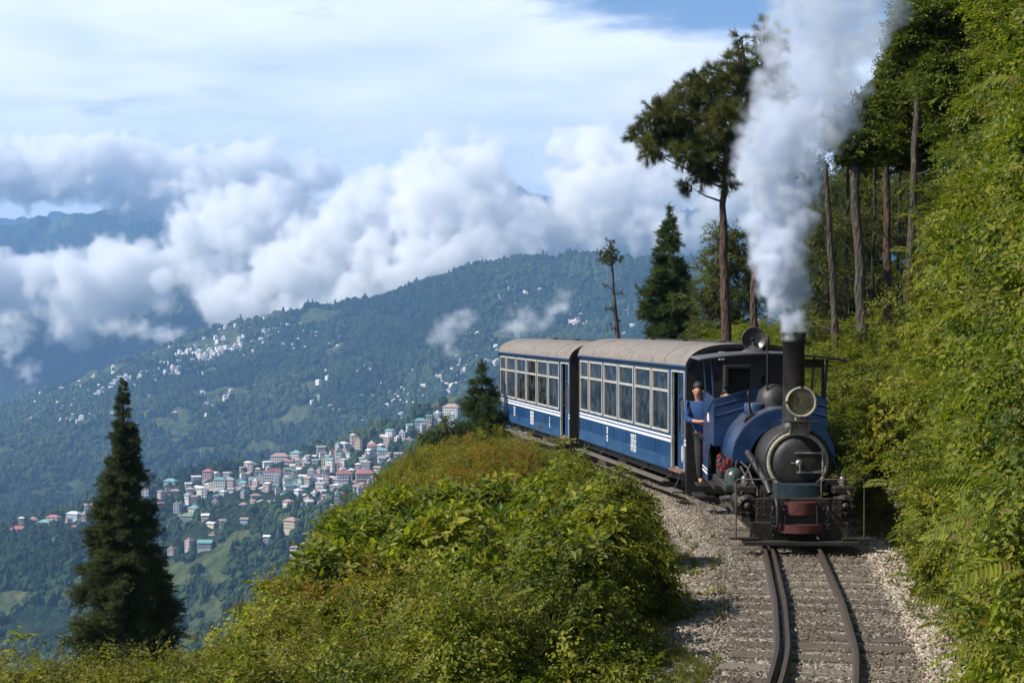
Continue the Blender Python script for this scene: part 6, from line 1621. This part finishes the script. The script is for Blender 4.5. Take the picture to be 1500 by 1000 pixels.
for px, py, sx, sy, cnt, words in ZONES:
    made = 0; cnt = int(cnt * .82)
    for _ in range(cnt * 5):
        if made >= cnt: break
        w = rt.choice([4.5, 5.5, 6, 7, 9]); a, b = rt.gauss(px, sx * 1.25), rt.gauss(py, sy * 1.2)
        crest = np.interp(a, [0, 200, 300, 400, 470, 520, 600, 650, 700], [774, 726, 697, 676, 664, 648, 630, 614, 606])
        if b < crest: continue
        p = place(a, b, w)
        if p is None: continue
        wn = rt.choice(['white'] * 6 + ['cream'] * 2 + ['pink'] * 2 + ['grey', 'pale blue']); rn = rt.choice(['red', 'rust', 'rust', 'rust', 'grey', 'white', 'white', 'white', 'rust', 'grey', 'teal', 'green'])
        st = rt.choice([1, 1, 2, 2, 3]); hip = rt.choice([0, 0, 1, 2, 2])
        t = make_house(p, round(rt.uniform(-.7, .5), 1), wn, rn, w, rt.choice([5, 6.5]), st, hip)
        RECS.append((t, wn, rn, st, hip, words, a)); made += 1
from collections import defaultdict
dd_ = defaultdict(list)
for r in RECS: dd_[r[1:6]].append(r)
ORD = ['leftmost', 'second leftmost', 'third leftmost', 'fourth leftmost', 'fifth leftmost', 'sixth leftmost', 'seventh leftmost']
HK = {0: 'gabled', 1: 'hipped', 2: 'flat'}
for k, v in dd_.items():
    v.sort(key=lambda r: r[6])
    for i, r in enumerate(v):
        wn, rn, st, hip, words = k
        lab = f'{wn} {CN[st]} house, {HK[hip]} {rn} roof, {words}' + (f', {ORD[min(i, 6)]}' if len(v) > 1 else '')
        tag(r[0], lab, 'house', 'houses of the hill town')

# specks of villages on the middle hill: too many and too small to pick apart
def far_villages():
    cl = [(385, 494, 46, 11, 60), (325, 512, 44, 10, 55), (455, 500, 24, 9, 50), (300, 522, 26, 7, 60), (250, 545, 26, 7, 60), (190, 560, 26, 7, 70), (120, 580, 26, 9, 80), (70, 596, 24, 8, 50), (110, 610, 22, 9, 40), (640, 570, 24, 10, 70), (700, 530, 18, 10, 70), (610, 590, 26, 12, 70),
          (520, 548, 26, 7, 30), (700, 500, 14, 9, 40), (565, 580, 20, 8, 24), (850, 470, 16, 12, 50), (740, 430, 26, 9, 20), (930, 470, 10, 14, 40), (500, 600, 36, 12, 24), (300, 590, 40, 14, 24)]
    V = []; Fc = []; mi = []; r = random.Random(5)
    for px, py, sx, sy, n in cl:
        for _ in range(n):
            p = hit(r.gauss(px, sx), r.gauss(py, sy), 2150, 4100, 260)
            if p is None: continue
            w, dp, h = r.uniform(5, 11), r.uniform(5, 9), r.choice([3, 4, 6, 8]); a = r.uniform(-.8, .8); ca, sa = math.cos(a), math.sin(a); k = len(V)
            for z in (-5, h):
                for x, y in ((-w / 2, -dp / 2), (w / 2, -dp / 2), (w / 2, dp / 2), (-w / 2, dp / 2)): V.append((p.x + x * ca - y * sa, p.y + x * sa + y * ca, p.z + z))
            V.append((p.x, p.y, p.z + h + 2))
            q = [(0, 1, 5, 4), (1, 2, 6, 5), (2, 3, 7, 6), (3, 0, 4, 7)]; Fc += [tuple(i + k for i in f) for f in q]; wi = r.choice([0, 0, 0, 1]); mi += [wi] * 4
            Fc += [(k + 4, k + 5, k + 8), (k + 5, k + 6, k + 8), (k + 6, k + 7, k + 8), (k + 7, k + 4, k + 8)]; mi += [r.choice([0, 2, 2, 3, 4])] * 4
    me = bpy.data.meshes.new('distant_villages'); me.from_pydata(V, [], Fc)
    for m in (WALLS['white'], WALLS['pink'], ROOFS['white'], ROOFS['rust'], ROOFS['teal']): me.materials.append(m)
    me.polygons.foreach_set('material_index', mi); me.update()
    tag(link('distant_villages', me), 'hundreds of tiny white houses scattered over the middle hill', kind='stuff')
far_villages()

# woods on the spur and the hill behind it
def crown_mesh(name, mat, seed, cone=0.0):
    import bmesh
    bm = bmesh.new(); bmesh.ops.create_icosphere(bm, subdivisions=3, radius=.5); r = np.random.default_rng(seed); o = r.random(3) * 50
    from mathutils import noise as mn
    for v in bm.verts:
        c = v.co.copy(); n1 = mn.fractal(c * 3.2 + Vector(o), 1.0, 2.0, 3)
        v.co *= 1 + .34 * n1
        if cone: v.co.x *= 1 - cone * (c.z + .5); v.co.y *= 1 - cone * (c.z + .5); v.co.z *= 1.7
        v.co.z += .35
    me = bpy.data.meshes.new(name); bm.to_mesh(me); bm.free(); me.materials.append(mat); return me
def forest_mat():
    n = NT('distant_tree_crowns'); rnd = n.n('ShaderNodeObjectInfo').outputs['Random']; tint = n.n('ShaderNodeAttribute', attribute_type='INSTANCER', attribute_name='tint').outputs['Fac']
    a = n.noise(7, 4, .7)
    f = n.math('ADD', n.math('MULTIPLY', a, .45), n.math('ADD', n.math('MULTIPLY', rnd, .2), n.math('MULTIPLY', tint, .35)))
    c = n.ramp(f, [(.25, (.010, .022, .009)), (.5, (.028, .050, .016)), (.8, (.065, .090, .028))])
    return n.done(n.bsdf(c, .95, 0, n.bump(a, 1.0, .12), Specular_IOR_Level=.1))
fmt = forest_mat()
CROWNS = [crown_mesh('round_crown', fmt, 1), crown_mesh('round_crown', fmt, 2), crown_mesh('round_crown', fmt, 3), crown_mesh('pointed_crown', fmt, 4, .75)]
def forest(name, d0, d1, per, size, label, seed, houses=False, u0=-60, u1=1100):
    r = np.random.default_rng(seed)
    n = per; d = np.sqrt(r.uniform(d0 ** 2, d1 ** 2, n)); u = r.uniform(u0, u1, n); x = d * (u - 750) / F
    f = field_mask(x, d); dens = fbm(x / 60.0, d / 60.0, 4, seed)
    keep = (f < .45 + .5 * (r.random(n) < .22)) & (dens + r.normal(size=n) * .08 > .44)
    if houses:
        hp = np.array([(q.x, q.y, w) for q, w in PLACED]); ok = np.ones(n, bool)
        for hx, hy, w in hp: ok &= ((x - hx) ** 2 + ((d - hy) * .75) ** 2) > (w * .5 + 5.0) ** 2
        keep &= ok
        # thinner inside the town
        town = np.exp(-(((x + 250) / 90) ** 2 + ((d - 1560) / 90) ** 2)); keep &= r.random(n) > town * .85
    x, d = x[keep], d[keep]; n = len(x); z = H(x, d) - .5
    s = r.uniform(size[0], size[1], n) * (.7 + .6 * r.random(n) ** 2)
    idx = np.where(r.random(n) < .22, 3, r.integers(0, 3, n))
    o = scatter(name, np.stack([x, d, z], 1), np.stack([np.zeros(n), np.zeros(n), r.random(n) * 6.28], 1), s[:, None] * np.array([[1, 1, 1.05]]), CROWNS, idx=idx, tint=np.clip(.5 + 2.4 * (fbm(x / 160.0, d / 160.0, 4, 9) - .5) + r.normal(size=n) * .15, 0, 1))
    tag(o, label, kind='stuff')
forest('spur_forest', 1100, 1760, 17000, (6, 11), 'mixed woodland covering the spur around the hill town', 31, True)
forest('hill_forest', 2200, 3900, 52000, (9, 17), 'dense forest over the hill behind the town', 32)
